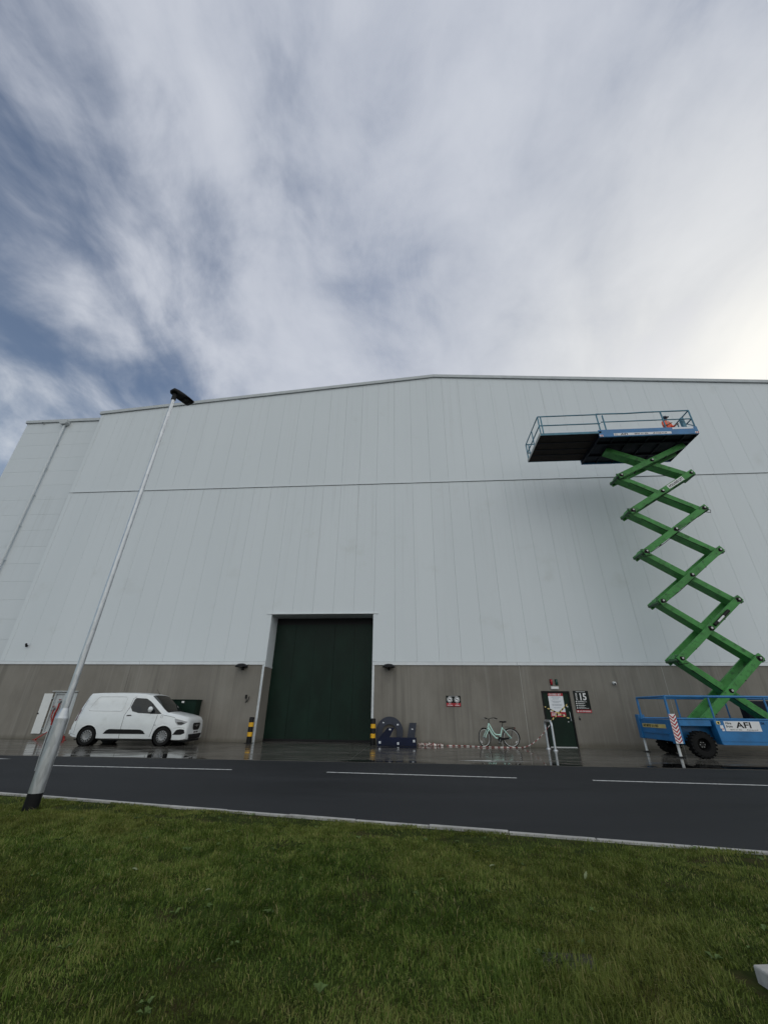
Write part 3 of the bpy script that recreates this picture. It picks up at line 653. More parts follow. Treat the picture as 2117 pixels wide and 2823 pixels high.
for z in (.42, 1.65): MB().box(-16.80, -16.70, D-.045, D+.0, z-.03, z+.03).build('hinge', M['steel'], lf)
MB().box(-16.22, x1-.05, D-.012, D+.003, z0+.05, z1-.05).build('closed_leaf', M['trim'], cb)
m = MB(); m.tube([(-16.42, D+.03, .30), (-16.42, D+.02, 1.05), (-16.36, D+.01, 1.25), (-16.36, D+.01, 1.46)], .035, 10); m.build('riser_pipe', M['redp'], cb, smooth=50)
for x, z in ((-16.55, 1.22), (-16.36, 1.50)):
    m = MB(); m.cyl((x, D+.06, z), (x, D-.05, z), .05, .055, 14); m.build('coupling', M['steel'], cb, smooth=40)
    m = MB(); m.lathe([(.05, 0), (.062, .012), (.05, .024)], (x, D-.02, z+.09), (0, 0, 1), 14); m.cyl((x, D-.02, z), (x, D-.02, z+.1), .012); m.build('hand_wheel', M['redp'], cb)
m = MB(); m.tube([(-16.55, D+.03, 1.2), (-16.56, D+.02, .9), (-16.45, D+.02, .7)], .022, 8); m.build('branch_pipe', M['redp'], cb, smooth=50)
# red folding stand on the ground
st = thing('folding_stand', 'red metal folding stand on the ground below the open cabinet', 'stand', (-15.8, D-.35, 0))
for a, b in (((-16.50, D-.5, .02), (-16.05, D-.25, .42)), ((-15.15, D-.5, .02), (-15.62, D-.25, .42)), ((-15.85, D-.12, .02), (-15.83, D-.25, .42))):
    m = MB(); m.tube([a, b], .022, 8); m.build('leg', M['redp'], st, smooth=50)
    m = MB(); m.box(a[0]-.06, a[0]+.06, a[1]-.05, a[1]+.05, .009, .026); m.build('foot', M['redp'], st)
m = MB(); m.box(-16.1, -15.58, D-.30, D-.20, .40, .45); m.build('crosshead', M['redp'], st)
m = MB(); m.box(-15.62, -15.25, D-.52, D-.36, .03, .16); m.build('pedal_box', M['redp'], st, bevel=.01)
# green cabinet behind the van
gc = thing('feeder_cabinet', 'dark green electrical feeder cabinet against concrete behind white van', 'cabinet', (-10.3, 18.85, 0))
MB().box(-10.92, -9.59, 18.70, 19.16, .14, 1.60).build('body', M['greend'], gc, bevel=.01)
MB().box(-10.95, -9.56, 18.66, 19.18, 1.60, 1.64).build('lid', M['greend'], gc, bevel=.01)
MB().box(-10.94, -9.57, 18.68, 19.17, .0, .14).build('plinth', M['conc'], gc)
for a, b in ((-10.89, -10.26), (-10.245, -9.62)): MB().box(a, b, 18.685, 18.70, .19, 1.56).build('door', M['greend'], gc)
MB().box(-10.25, -10.14, 18.676, 18.684, 1.50, 1.575).build('warning_label', M['ltw'], gc)
# bollards
def bollard(x, y, label):
    o = thing('bollard', label, 'bollard', (x, y, 0), group='striped bollards at the big door')
    m = MB(); m.lathe([(.001, .985), (.09, .98), (.1, .965), (.1, .0)], (x, y, .0), (0, 0, 1), 20); m.build('post', M['black'], o, smooth=40)
    for z0, z1 in ((.26, .42), (.62, .78)):
        m = MB(); m.lathe([(.1005, z0), (.103, z0+.002), (.103, z1-.002), (.1005, z1)], (x, y, 0), (0, 0, 1), 20); m.build('yellow_band', M['yel'], o, smooth=40)
    MB().box(x-.14, x+.14, y-.14, y+.14, .0085, .02).build('base_plate', M['black'], o)
bollard(-6.99, 18.67, 'black and yellow bollard left of the big green door')
bollard(-1.81, 18.80, 'black and yellow bollard between green door and navy lettering')
# giant cut-out lettering leaning on the wall
def lab(mb_parent, x, y, z, r, org):
    c, s_ = math.cos(r), math.sin(r); m = MB(); q = .038
    m.prism([(x+q*(c*a-s_*b), z+q*1.1*(s_*a+c*b)) for a, b in ((-1, -1), (1, -1), (1, 1), (-1, 1))], -.003, -.001, XZ(y)); ob = m.build('paper_label', M['paper'], mb_parent)
    m = MB(); m.prism([(x+q*.4*(c*a-s_*b), z+q*.4*(s_*a+c*b)) for a, b in ((-1, -1), (1, -1), (1, 1), (-1, 1))], -.0045, -.0032, XZ(y)); m.build('print', M['inkg'], mb_parent)
ar = thing('arch_cutout', 'big slate grey arch cut from board leaning on concrete wall', 'board', (-1.13, 18.95, 0))
cx_, cz_, Ro, Ri = -1.135, .49, .565, .30
poly = [(-1.64, .012)]+[(cx_+Ro*math.cos(a), cz_+Ro*math.sin(a)) for a in np.linspace(R(188), R(-8), 31)]+[(-.66, .012)]
inner = [(-1.40, .012)]+[(cx_+Ri*math.cos(a), cz_+Ri*.92*math.sin(a)) for a in np.linspace(R(188), R(-8), 31)]+[(-.88, .012)]
inner = inner[::-1]; m = MB(); n = 33
fn = lambda a, b, d: (a, 18.93+.12*b+d, b)
vs = [fn(a, b, d) for d in (0, .06) for a, b in poly+inner]; K = 2*n
fs = []
for i in range(n-1):
    j0, j1 = n+(n-1-i), n+(n-2-i)
    fs += [(i, i+1, j1, j0), (K+i, K+j0, K+j1, K+i+1), (i, K+i, K+i+1, i+1), (j0, j1, K+j1, K+j0)]
fs += [(0, n+n-1, K+n+n-1, K+0), (n-1, K+n-1, K+n, n)]
m.add(vs, fs); m.build('board', M['slate'], ar)
lab(ar, -1.40, 19.03, .80, -.6, 0); lab(ar, -.79, 19.02, .74, .2, 0)
bs = thing('navy_cutout', 'navy blue cut-out foot with slanted stub in front of grey arch', 'board', (-.8, 18.55, 0))
m = MB(); m.prism([(-1.60, .012), (-.02, .012), (-.02, .31), (-1.11, .31), (-.91, .66), (-1.19, .66), (-1.52, .30), (-1.60, .22)], 0, .10, lambda a, b, d: (a, 18.50+.08*b+d, b)); m.build('board', M['navy'], bs, bevel=.006)
lab(bs, -1.50, 18.505, .13, 0, 0); lab(bs, -.76, 18.50, .10, .08, 0); lab(bs, -.12, 18.51, .19, .1, 0); lab(bs, -1.09, 18.548, .575, -.25, 0)
br = thing('bar_cutout', 'straight slate grey board piece leaning right of the arch', 'board', (-.2, 18.95, 0))
m = MB(); m.prism([(-.46, .012), (-.14, .012), (-.0, .83), (-.29, .83)], 0, .07, lambda a, b, d: (a, 18.90+.14*b+d, b)); m.build('board', M['slate'], br, bevel=.006)
lab(br, -.18, 18.985, .57, -.12, 0)
# hoop barrier
hp = thing('hoop_barrier', 'galvanised hoop barrier standing before the dark green door', 'barrier', (5.07, 17.9, 0))
ya, yb, zt, rr = 17.42, 18.30, .98, .16
pts = [(5.07, ya, 0), (5.07, ya, zt-rr)]+[(5.07, ya+rr-rr*math.cos(a), zt-rr+rr*math.sin(a)) for a in np.linspace(.2, 1.57, 6)]+[(5.07, yb-rr+rr*math.sin(a), zt-rr+rr*math.cos(a)) for a in np.linspace(0, 1.4, 6)]+[(5.07, yb, zt-rr), (5.07, yb, 0)]
m = MB(); m.tube(pts, .042, 14); m.build('hoop', M['galv'], hp, smooth=50)
for y in (ya, yb):
    m = MB(); m.lathe([(.043, .06), (.07, .05), (.09, .009)], (5.07, y, .0), (0, 0, 1), 16); m.build('collar', M['galv'], hp, smooth=40)
# red and white tape
def ribbon(pts, wd, seg, mats, name):
    P = [Vector(p) for p in pts]; fine = []
    for i in range(len(P)-1):
        n = max(1, int((P[i+1]-P[i]).length/.03))
        for k in range(n): fine.append(P[i].lerp(P[i+1], k/n))
    fine.append(P[-1]); m = MB(); L = 0
    for i in range(len(fine)-1):
        a, b = fine[i], fine[i+1]; d = b-a; L += d.length
        w0 = Vector((.1*math.sin(i*.21), .25*math.cos(i*.17), 1)).normalized()*wd/2; w1 = Vector((.1*math.sin((i+1)*.21), .25*math.cos((i+1)*.17), 1)).normalized()*wd/2
        if a.z < .05: w0 = w0*.7
        m.face([a-w0, b-w1, b+w1, a+w0], int(L/seg) % 2)
    return m.build(name, mats)
M['tred'] = pmat('tape_red', (.26, .055, .05), .45); M['twhite'] = pmat('tape_white', (.75, .70, .66), .45)
cat = [(5.07, 17.42, .90)]
for k in range(1, 9): u = k/8; cat.append((5.07-1.0*u, 17.42+1.03*u, .90*(1-u)**1.7+.035*(1)))
cat += [(3.6, 18.43, .035), (3.1, 18.42, .035), (2.6, 18.46, .036), (2.25, 18.7, .034), (1.9, 18.86, .035), (1.55, 18.92, .034), (1.2, 18.88, .036)]
tp = ribbon(cat, .036, .115, [M['tred'], M['twhite']], 'barrier_tape'); tag(tp, 'red and white barrier tape sagging from the hoop past the bicycle', 'tape')
hpts = []
for k in range(110):
    x = .03+1.08*random.random(); hpts.append((x, 18.82+.10*random.gauss(0, 1)*.6, .03+abs(random.gauss(0, .032))*(1.15-x*.6)))
hp2 = ribbon(sorted(hpts, key=lambda q: q[0]+random.uniform(-.1, .1)), .05, .09, [M['tred'], M['twhite']], 'tape_heap'); tag(hp2, 'crumpled heap of red and white tape beside navy lettering', 'tape')

# ------------------------------------------------------------------ bicycle
bk = thing('bicycle', 'mint green step-through bicycle parked against the concrete wall', 'bicycle', (3.3, 18.85, 0))
BY = 18.82; RW = .325; FC = Vector((2.74, BY, .335)); RC = Vector((3.80, BY, .335))
fd = Vector((-.78, -.62, 0)).normalized(); fs_ = Vector((-fd.y, fd.x, 0))
def bwheel(c, ax):
    u = Vector((0, 0, 1)); v = ax.cross(u)
    circ = lambda r, off=0: [c+ax*off+r*(math.cos(a)*u+math.sin(a)*v) for a in np.linspace(0, 2*math.pi, 40, endpoint=False)]
    wh = MB().tube(circ(RW-.004), .0195, 8, True).build('wheel', M['rubber'], bk, smooth=60)
    MB().tube(circ(RW-.030), .011, 6, True).build('rim', M['whitem'], wh, smooth=60)
    m = MB()
    for k in range(28):
        a = 2*math.pi*k/28; s = 1 if k % 2 else -1
        m.tube([c+ax*.03*s+.02*(math.cos(a+.6*s)*u+math.sin(a+.6*s)*v), c+(RW-.03)*(math.cos(a)*u+math.sin(a)*v)], .0016, 4)
    m.build('spokes', M['steel'], wh)
    MB().cyl(c-ax*.05, c+ax*.05, .022, n=12).build('hub', M['steel'], wh, smooth=40)
    m = MB(); a = 2.2; q = c+(RW*.72)*(math.cos(a)*u+math.sin(a)*v); m.obox(q, (math.cos(a)*u+math.sin(a)*v)*.014, (-math.sin(a)*u+math.cos(a)*v)*.045, ax*.006); m.build('reflector', M['ltw'], wh)
    # mudguard
    m = MB(); A = np.linspace(-.5, 1.9, 18) if c is FC else np.linspace(-.75, 1.75, 18)
    ring = []
    for a in A:
        for off in (-.026, 0, .026):
            sgn = -1
            ring.append(c+ax*off+(RW+.035-.012*abs(off/.026))*(math.cos(a)*u+math.sin(a)*v*sgn*DIRS[id(c)]))
    m.add(ring, [(i*3+k, i*3+k+1, (i+1)*3+k+1, (i+1)*3+k) for i in range(len(A)-1) for k in range(2)]); m.build('mudguard', M['black'], wh, smooth=60)
axf = fs_; axr = Vector((0, 1, 0)); DIRS = {id(FC): (1 if (axf.cross(Vector((0, 0, 1)))).dot(Vector((1, 0, 0))) < 0 else -1), id(RC): (1 if (axr.cross(Vector((0, 0, 1)))).dot(Vector((1, 0, 0))) < 0 else -1)}
bwheel(FC, axf); bwheel(RC, axr)
BB = Vector((3.35, BY, .285)); HT = Vector((2.965, BY, .86)); HB = Vector((2.91, BY, .70)); ST = Vector((3.49, BY, .72))
m = MB(); m.tube([HT, HB], .025, 10); m.tube([HB+Vector((.01, 0, .03)), Vector((3.06, BY, .47)), Vector((3.19, BY, .335)), BB], .027, 10); m.tube([HT-Vector((-.005, 0, .03)), Vector((3.11, BY, .54)), Vector((3.19, BY, .455)), Vector((3.32, BY, .44)), Vector((3.43, BY, .46))], .024, 10)
m.tube([BB, ST], .023, 10)
for s in (-1, 1):
    m.tube([BB+Vector((0, .03*s, 0)), RC+Vector((0, .055*s, 0))], .015, 8); m.tube([ST+Vector((0, .015*s, -.03)), RC+Vector((0, .055*s, 0))], .014, 8)
m.build('frame', M['mint'], bk, smooth=50)
m = MB(); cr = HB-Vector((0, 0, .02))
for s in (-1, 1): m.tube([cr, cr+fs_*.05*s+fd*.01-Vector((0, 0, .05)), FC+fs_*.055*s+Vector((.06, .04, .14))*.6, FC+fs_*.055*s], .016, 8)
m.build('fork', M['mint'], bk, smooth=50)
SP = HT+Vector((.01, 0, .12)); m = MB(); m.tube([HT, SP+Vector((0, 0, .02))], .014, 8); m.build('stem', M['black'], bk, smooth=50)
bar = Vector((.42, -.47, 0)).normalized(); back = -fd
for s in (-1, 1):
    m = MB(); e = SP+bar*.27*s+back*.15+Vector((0, 0, .045)); m.tube([SP+Vector((0, 0, .02)), SP+bar*.10*s+Vector((0, 0, .06)), SP+bar*.24*s+back*.03+Vector((0, 0, .075)), e], .012, 8); hb = m.build('handlebar', M['black'], bk, smooth=50)
    m = MB(); m.tube([SP+bar*.25*s+back*.06+Vector((0, 0, .07)), e, e+back*.03], .019, 8); m.build('grip', M['black'], hb, smooth=50)
    m = MB(); m.tube([SP+bar*.235*s+Vector((0, 0, .06)), SP+bar*.26*s-back*.02+Vector((0, 0, .03)), SP+bar*.28*s+back*.08+Vector((0, 0, .02))], .006, 6); m.build('brake_lever', M['steel'], hb)
m = MB(); m.tube([ST, ST+Vector((.035, 0, .17))], .013, 8); m.build('seat_post', M['black'], bk, smooth=50)
m = MB(); rows = []
for i, (xx, hw, zz) in enumerate(((-.15, .022, .012), (-.08, .03, .014), (0, .06, .006), (.07, .095, .012), (.11, .085, .018), (.125, .04, .01))):
    for k in range(8):
        a = 2*math.pi*k/8; rows.append((3.545+xx, BY+hw*math.cos(a), .90+zz+.028*math.sin(a)))
m.add(rows, [(i*8+k, i*8+(k+1) % 8, (i+1)*8+(k+1) % 8, (i+1)*8+k) for i in range(5) for k in range(8)]+[tuple(range(8)), tuple(range(40, 48))]); m.build('saddle', M['black'], bk, smooth=60)
m = MB()
for yy in (-.06, -.02, .02, .06): m.tube([(3.60, BY+yy, .725), (3.97, BY+yy, .715)], .007, 6)
for xx in (3.62, 3.78, 3.95): m.tube([(xx, BY-.07, .718), (xx, BY+.07, .718)], .007, 6)
for s in (-1, 1): m.tube([(3.92, BY+.07*s, .715), RC+Vector((0, .06*s, .01))], .006, 6)
m.build('rear_rack', M['black'], bk, smooth=50)
m = MB(); m.box(3.96, 4.0, BY-.04, BY+.04, .66, .72); m.build('rear_reflector', M['taill'], bk)
m = MB(); m.lathe([(.085, -.004), (.09, 0), (.085, .004)], BB+Vector((0, -.05, 0)), (0, 1, 0), 24); m.disc(BB+Vector((0, -.05, 0)), (0, 1, 0), .085); m.build('chain_wheel', M['black'], bk)
for s, e in ((-1, Vector((-.06, -.075, -.15))), (1, Vector((.06, .075, .15)))):
    m = MB(); m.tube([BB+Vector((0, .06*s, 0)), BB+e], .009, 6); ck = m.build('crank', M['steel'], bk, smooth=50)
    MB().box(BB.x+e.x-.045, BB.x+e.x+.045, BB.y+e.y+s*.01-(.07 if s < 0 else 0), BB.y+e.y+s*.01+(.07 if s > 0 else 0), BB.z+e.z-.012, BB.z+e.z+.012).build('pedal', M['black'], ck)
m = MB(); m.prism([(3.31, .33), (3.80, .365), (3.80, .31), (3.31, .235)], -.064, -.058, XZ(BY)); m.build('chain_guard', M['black'], bk)
m = MB(); m.tube([BB+Vector((.06, -.03, -.01)), (3.42, BY-.16, .012)], .009, 6); m.build('kickstand', M['steel'], bk, smooth=50)
#PART2

# ------------------------------------------------------------------ white van (local axes: x forward, y left, z up, rear axle at x=0)
van = thing('van', 'white panel van parked beside the concrete wall, facing the big door', 'van', (-12.44, 17.13, 0.008), R(6.0), local=True)
KX = [-.715, -.66, -.55, -.35, 0.0, .6, 1.2, 1.7, 2.0, 2.15, 2.4, 2.62, 2.76, 3.0, 3.25, 3.42, 3.55, 3.63, 3.66]
KP = {  # zb, W, zbelt, Wbelt, zsh, Wsh, zt
 'zb':  [.36, .30, .26, .23, .22, .21, .21, .21, .21, .21, .21, .21, .20, .19, .18, .18, .19, .21, .26],
 'W':   [.78, .85, .885, .905, .92, .925, .925, .925, .925, .925, .922, .918, .912, .905, .89, .87, .835, .78, .68],
 'zbelt': [.9, 1.02, 1.04, 1.06, 1.06, 1.06, 1.06, 1.06, 1.06, 1.06, 1.06, 1.05, 1.03, .985, .94, .90, .85, .79, .72],
 'Wbelt': [.75, .83, .865, .89, .905, .91, .91, .91, .91, .908, .90, .885, .87, .858, .84, .815, .775, .715, .62],
 'zsh': [1.45, 1.64, 1.70, 1.735, 1.75, 1.755, 1.755, 1.74, 1.685, 1.55, 1.365, 1.19, 1.095, 1.055, 1.015, .98, .935, .875, .80],
 'Wsh': [.70, .755, .78, .79, .795, .795, .795, .785, .765, .755, .775, .795, .80, .785, .765, .74, .70, .635, .54],
 'zt':  [1.44, 1.68, 1.755, 1.795, 1.82, 1.835, 1.835, 1.82, 1.765, 1.655, 1.46, 1.27, 1.165, 1.12, 1.075, 1.035, .985, .915, .83]}
def vp(k, x): return float(np.interp(x, KX, KP[k]))
def vsec(x):
    zb, W, zl, Wl, zs, Ws, zt = [vp(k, x) for k in ('zb', 'W', 'zbelt', 'Wbelt', 'zsh', 'Wsh', 'zt')]
    zm = min(.62, zl-.05)
    h = [(0, zb), (W*.86, zb), (W*.965, zb+.035), (W*.985, zb+.16), (W, zm), (Wl+.006, zl-.02), (Wl-.004, zl+.02), ((Wl+Ws)/2+.012, (zl+zs)/2), (Ws+.01, zs-.02), (Ws-.03, zs+(zt-zs)*.46), (Ws*.78, zs+(zt-zs)*.74), (Ws*.42, zs+(zt-zs)*.95), (0, zt)]
    return h
def lean(x, z):
    k = max(0, min(1, (-.30-x)/.4)); xx = x+k*.33*max(0, z-.72)**1.1
    return xx
SX = sorted(set([round(float(a), 3) for a in list(np.linspace(-.715, 3.66, 60))+KX]))
m = MB(); rings = []
for x in SX:
    h = vsec(x); full = [(-y, z) for y, z in h]+[(y, z) for y, z in h[-2:0:-1]]
    rings.append([(lean(x, z), y, z) for y, z in full])
nr = len(rings[0]); vs = [p for r in rings for p in r]
fs = [(i*nr+k, i*nr+(k+1) % nr, (i+1)*nr+(k+1) % nr, (i+1)*nr+k) for i in range(len(SX)-1) for k in range(nr)]+[tuple(range(nr)), tuple((len(SX)-1)*nr+k for k in range(nr))]
m.add(vs, fs); body = m.build('body', M['white'], van, smooth=38)
cut = MB()
for ax_ in (0.0, 2.785):
    for s in (-1, 1): cut.cyl((ax_, s*.60, .315), (ax_, s*1.1, .315), .365, n=36)
cu = cut.build('cutter', M['black'], van)
bo = body.modifiers.new('b', 'BOOLEAN'); bo.object = cu; bo.operation = 'DIFFERENCE'; bo.solver = 'EXACT'
dg = bpy.context.evaluated_depsgraph_get(); dg.update()
nm = bpy.data.meshes.new_from_object(body.evaluated_get(dg)); body.modifiers.clear(); body.data = nm
nm.polygons.foreach_set('use_smooth', [True]*len(nm.polygons)); nm.set_sharp_from_angle(angle=R(38))
bpy.data.objects.remove(cu, do_unlink=True)
def side_y(x, z):
    h = vsec(x); pts = h[2:10]
    zs = [p[1] for p in pts]; ys = [p[0] for p in pts]
    return float(np.interp(z, zs, ys))
def side_patch(poly, name, mat, off=.004, s=-1, parent=van, res=10, smooth=40):
    """patch on the body side: poly of (x,z), filled as a grid of strips between its lower and upper chains"""
    poly = [Vector((a, 0, b)) for a, b in poly]
    xs_ = [p.x for p in poly]; x0, x1 = min(xs_), max(xs_); m = MB(); cols = []
    n = len(poly)
    for i in range(res+1):
        x = x0+(x1-x0)*(.002+.996*i/res); zz = []
        for k in range(n):
            a, b = poly[k], poly[(k+1) % n]
            if (a.x-x)*(b.x-x) <= 0 and abs(a.x-b.x) > 1e-6: zz.append(a.z+(b.z-a.z)*(x-a.x)/(b.x-a.x))
        lo, hi = min(zz), max(zz); cols.append([(lean(x, z), s*(side_y(x, z)+off), z) for z in np.linspace(lo, hi, 7)])
    m.add([p for c in cols for p in c], [(i*7+k, i*7+k+1, (i+1)*7+k+1, (i+1)*7+k) for i in range(res) for k in range(6)])
    return m.build(name, mat, parent, smooth=smooth)
def side_line(pts, r, name, mat, s=-1, off=.001, parent=van):
    fine = []
    for i in range(len(pts)-1):
        for k in range(6):
            u = k/6; x = pts[i][0]+(pts[i+1][0]-pts[i][0])*u; z = pts[i][1]+(pts[i+1][1]-pts[i][1])*u; fine.append((x, z))
    fine.append(pts[-1]); m = MB(); m.tube([(lean(x, z), s*(side_y(x, z)+off), z) for x, z in fine], r, 6); return m.build(name, mat, parent, smooth=60)
def arc(cx, cz, r, a0, a1, n=6): return [(cx+r*math.cos(R(a0+(a1-a0)*k/n)), cz+r*math.sin(R(a0+(a1-a0)*k/n))) for k in range(n+1)]
for s in (-1, 1):
    dw = side_patch([(1.36, 1.30), (1.40, 1.55), (1.46, 1.625), (1.86, 1.61), (2.06, 1.50), (2.33, 1.28), (2.585, 1.085), (2.50, 1.07), (1.72, 1.10), (1.46, 1.16)], 'side_window', M['glass'], .003, s, res=24)
    side_line([(2.20, 1.08), (2.13, 1.44)], .010, 'window_divider', M['black'], s, .004, dw)
    cl_ = [(-.20, 1.22)]+arc(-.12, 1.24, .07, 200, 270, 3)+[(.9, 1.165)]+arc(1.0, 1.26, .1, 280, 350, 3)+[(1.13, 1.60)]+arc(1.05, 1.60, .07, 10, 90, 3)+[(.2, 1.665)]+arc(.10, 1.56, .105, 95, 150, 3)+[(-.20, 1.22)]
    side_line(cl_, .016, 'panel_swage', M['white'], s, -.003)
    side_patch([(.60, .40), (.72, .545), (.80, .555), (1.95, .545), (2.05, .51), (2.16, .40)], 'side_moulding', M['black'], .012, s, res=16)
    side_line([(1.21, .24), (1.215, 1.02), (1.33, 1.30), (1.36, 1.60), (1.46, 1.665)], .0065, 'door_gap', M['dark'], s, .0)
    side_line([(2.33, .30), (2.40, .62), (2.46, 1.05)], .0065, 'door_gap', M['dark'], s, .0)
    side_line([(2.60, 1.055), (2.85, 1.01), (3.12, .955)], .0055, 'bonnet_gap', M['dark'], s, .0)
    side_line([(-.50, .42), (-.52, .95), (-.50, 1.55)], .0045, 'rear_door_gap', M['dark'], s, .0)
    side_line([(-.45, .36), (-.66, .40)], .004, 'bumper_gap', M['dark'], s, .0)
    side_line([(3.16, .60), (3.34, .62), (3.56, .60)], .004, 'bumper_gap', M['dark'], s, .0)
    hd = side_patch([(1.30, 1.00), (1.32, 1.035), (1.48, 1.04), (1.50, 1.01)], 'door_handle', M['black'], .02, s, res=6)
    # mirror
    mi = MB(); rr_ = []
    for i, (xx, sc) in enumerate(((-.045, .35), (-.03, .85), (0, 1.0), (.06, .92), (.10, .5), (.115, .1))):
        for k in range(12):
            a = 2*math.pi*k/12; rr_.append((2.16+xx, s*(1.005+.085*sc*math.cos(a)), 1.235+.10*sc*math.sin(a)))
    mi.add(rr_, [(i*12+k, i*12+(k+1) % 12, (i+1)*12+(k+1) % 12, (i+1)*12+k) for i in range(5) for k in range(12)]+[tuple(range(12))]); mo = mi.build('door_mirror', M['white'], van, smooth=60)
    MB().beam((2.18, s*.87, 1.15), (2.17, s*.97, 1.17), .07, .05, (1, 0, 0)).build('mirror_arm', M['black'], mo)
    # lights
    side_patch([(-.64, .80), (-.65, 1.20), (-.57, 1.22), (-.56, .82)], 'tail_light', M['taill'], .006, s, res=4)
    hl = side_patch([(3.12, .93), (3.17, .80), (3.28, .70), (3.42, .695), (3.54, .755), (3.60, .815), (3.40, .865)], 'headlight', M['lens'], .008, s, res=18)
    side_patch([(3.22, .80), (3.30, .72), (3.42, .715), (3.53, .77), (3.40, .81)], 'lamp_unit', M['glass'], .012, s, hl, res=10)
    side_patch([(3.16, .38), (3.28, .545), (3.42, .57), (3.56, .545), (3.58, .43), (3.46, .38)], 'fog_light_recess', M['black'], .006, s, res=12)
    m = MB(); m.lathe([(.045, 0), (.036, .0)], (2.62, s*(side_y(2.62, .98)+.004), .98), (0, 1, 0), 20); m.build('fender_badge', M['rim'], van)
    side_line([(2.42, .70), (2.48, .705)], .012, 'side_repeater', M['lens'], s, .0)
    # arch swages
    for ax_ in (0.0, 2.785): side_line([(x, z) for x, z in arc(ax_, .315, .45, 15, 165, 10)], .016, 'arch_swage', M['white'], s, -.012)
    for ax_ in (0.0, 2.785):
        m = MB(); m.cyl((ax_, s*.61, .315), (ax_, s*.62, .315), .36, n=28); m.lathe([(.362, .62), (.362, .875)], (ax_, 0, .315), (0, s, 0), 32); m.build('wheel_arch_liner', M['black'], van)
# windscreen on the sloped front
def top_pt(x, f):   # f = -1..1 across the screen
    h = vsec(x); Ws = h[8][0]; ya = [h[12][0], h[11][0], h[10][0], h[9][0], h[8][0]]; za = [h[12][1], h[11][1], h[10][1], h[9][1], h[8][1]]
    y = abs(f)*Ws; return (x, math.copysign(y, f) if f else 0.0, float(np.interp(y, ya, za)))
def top_patch(x0, x1, f0, f1, name, mat, off, parent=van, nx=14, ny=16):
    m = MB(); vs = []
    for i in range(nx+1):
        x = x0+(x1-x0)*i/nx
        for k in range(ny+1):
            f = f0+(f1-f0)*k/ny; p = top_pt(x, f); vs.append((p[0]+off*.6, p[1], p[2]+off))
    m.add(vs, [(i*(ny+1)+k, i*(ny+1)+k+1, (i+1)*(ny+1)+k+1, (i+1)*(ny+1)+k) for i in range(nx) for k in range(ny)]); return m.build(name, mat, parent, smooth=60)
ws = top_patch(2.03, 2.735, -.93, .93, 'windscreen', M['glass'], .004)
m = MB(); m.tube([top_pt(2.76, -.85), (2.70, -.3, 1.21), top_pt(2.68, .1)], .008, 6); m.build('wiper', M['black'], ws)
top_patch(2.735, 2.80, -.9, .9, 'scuttle', M['black'], .002)
m = MB(); m.tube([(1.95, 0, 1.77), (1.78, 0, 1.97)], [.010, .004], 6); m.build('aerial', M['black'], van)
# front end
def front_x(y, z):
    lo, hi = 2.9, 3.66
    for _ in range(22):
        mid = (lo+hi)/2; h = vsec(mid); W_ = float(np.interp(z, [p[1] for p in h[1:]], [p[0] for p in h[1:]])) if z < h[12][1] else 0
        if W_ > abs(y) and z > h[0][1]: lo = mid
        else: hi = mid
    return lo
def front_patch(poly, name, mat, off=.006, parent=van):
    m = MB(); ys = [p[0] for p in poly]; y0, y1 = min(ys), max(ys); n = len(poly); res = 14; cols = []
    for i in range(res+1):
        y = y0+(y1-y0)*(.002+.996*i/res); zz = []
        for k in range(n):
            a, b = poly[k], poly[(k+1) % n]
            if (a[0]-y)*(b[0]-y) <= 0 and abs(a[0]-b[0]) > 1e-6: zz.append(a[1]+(b[1]-a[1])*(y-a[0])/(b[0]-a[0]))
        cols.append([(front_x(y, z)+off, y, z) for z in np.linspace(min(zz), max(zz), 6)])
    m.add([p for c in cols for p in c], [(i*6+k, i*6+k+1, (i+1)*6+k+1, (i+1)*6+k) for i in range(res) for k in range(5)]); return m.build(name, mat, parent, smooth=60)
gr = front_patch([(-.34, .77), (.34, .77), (.37, .72), (.31, .555), (.20, .515), (-.20, .515), (-.31, .555), (-.37, .72)], 'grille', M['black'], .012)
front_patch([(-.26, .70), (-.07, .69), (-.03, .72), (.03, .72), (.07, .69), (.26, .70), (.26, .685), (.07, .665), (.03, .63), (-.03, .63), (-.07, .665), (-.26, .685)], 'chrome_emblem', M['steel'], .02, gr)
pl = MB().box(3.672, 3.684, -.26, .26, .395, .505).build('number_plate', M['ltw'], van)
m = MB(); y = -.21
for k, wd in enumerate((.045, .045, .04, .045, 0, .045, .05, .045)):
    if wd: m.box(3.6845, 3.686, y, y+wd, .42, .482)
    y += .055 if wd else .03
m.build('plate_marks', M['ink'], pl)
front_patch([(-.66, .39), (.66, .39), (.60, .215), (-.60, .215)], 'lower_grille', M['black'], .008)
MB().box(3.30, 3.62, -.62, .62, .13, .185).build('splitter', M['black'], van)
MB().box(-.55, 3.2, -.70, .70, .17, .215).build('underbody', M['black'], van)
m = MB(); m.box(-.755, -.70, -.78, .78, .36, .52); m.build('rear_bumper', M['white'], van, bevel=.02)
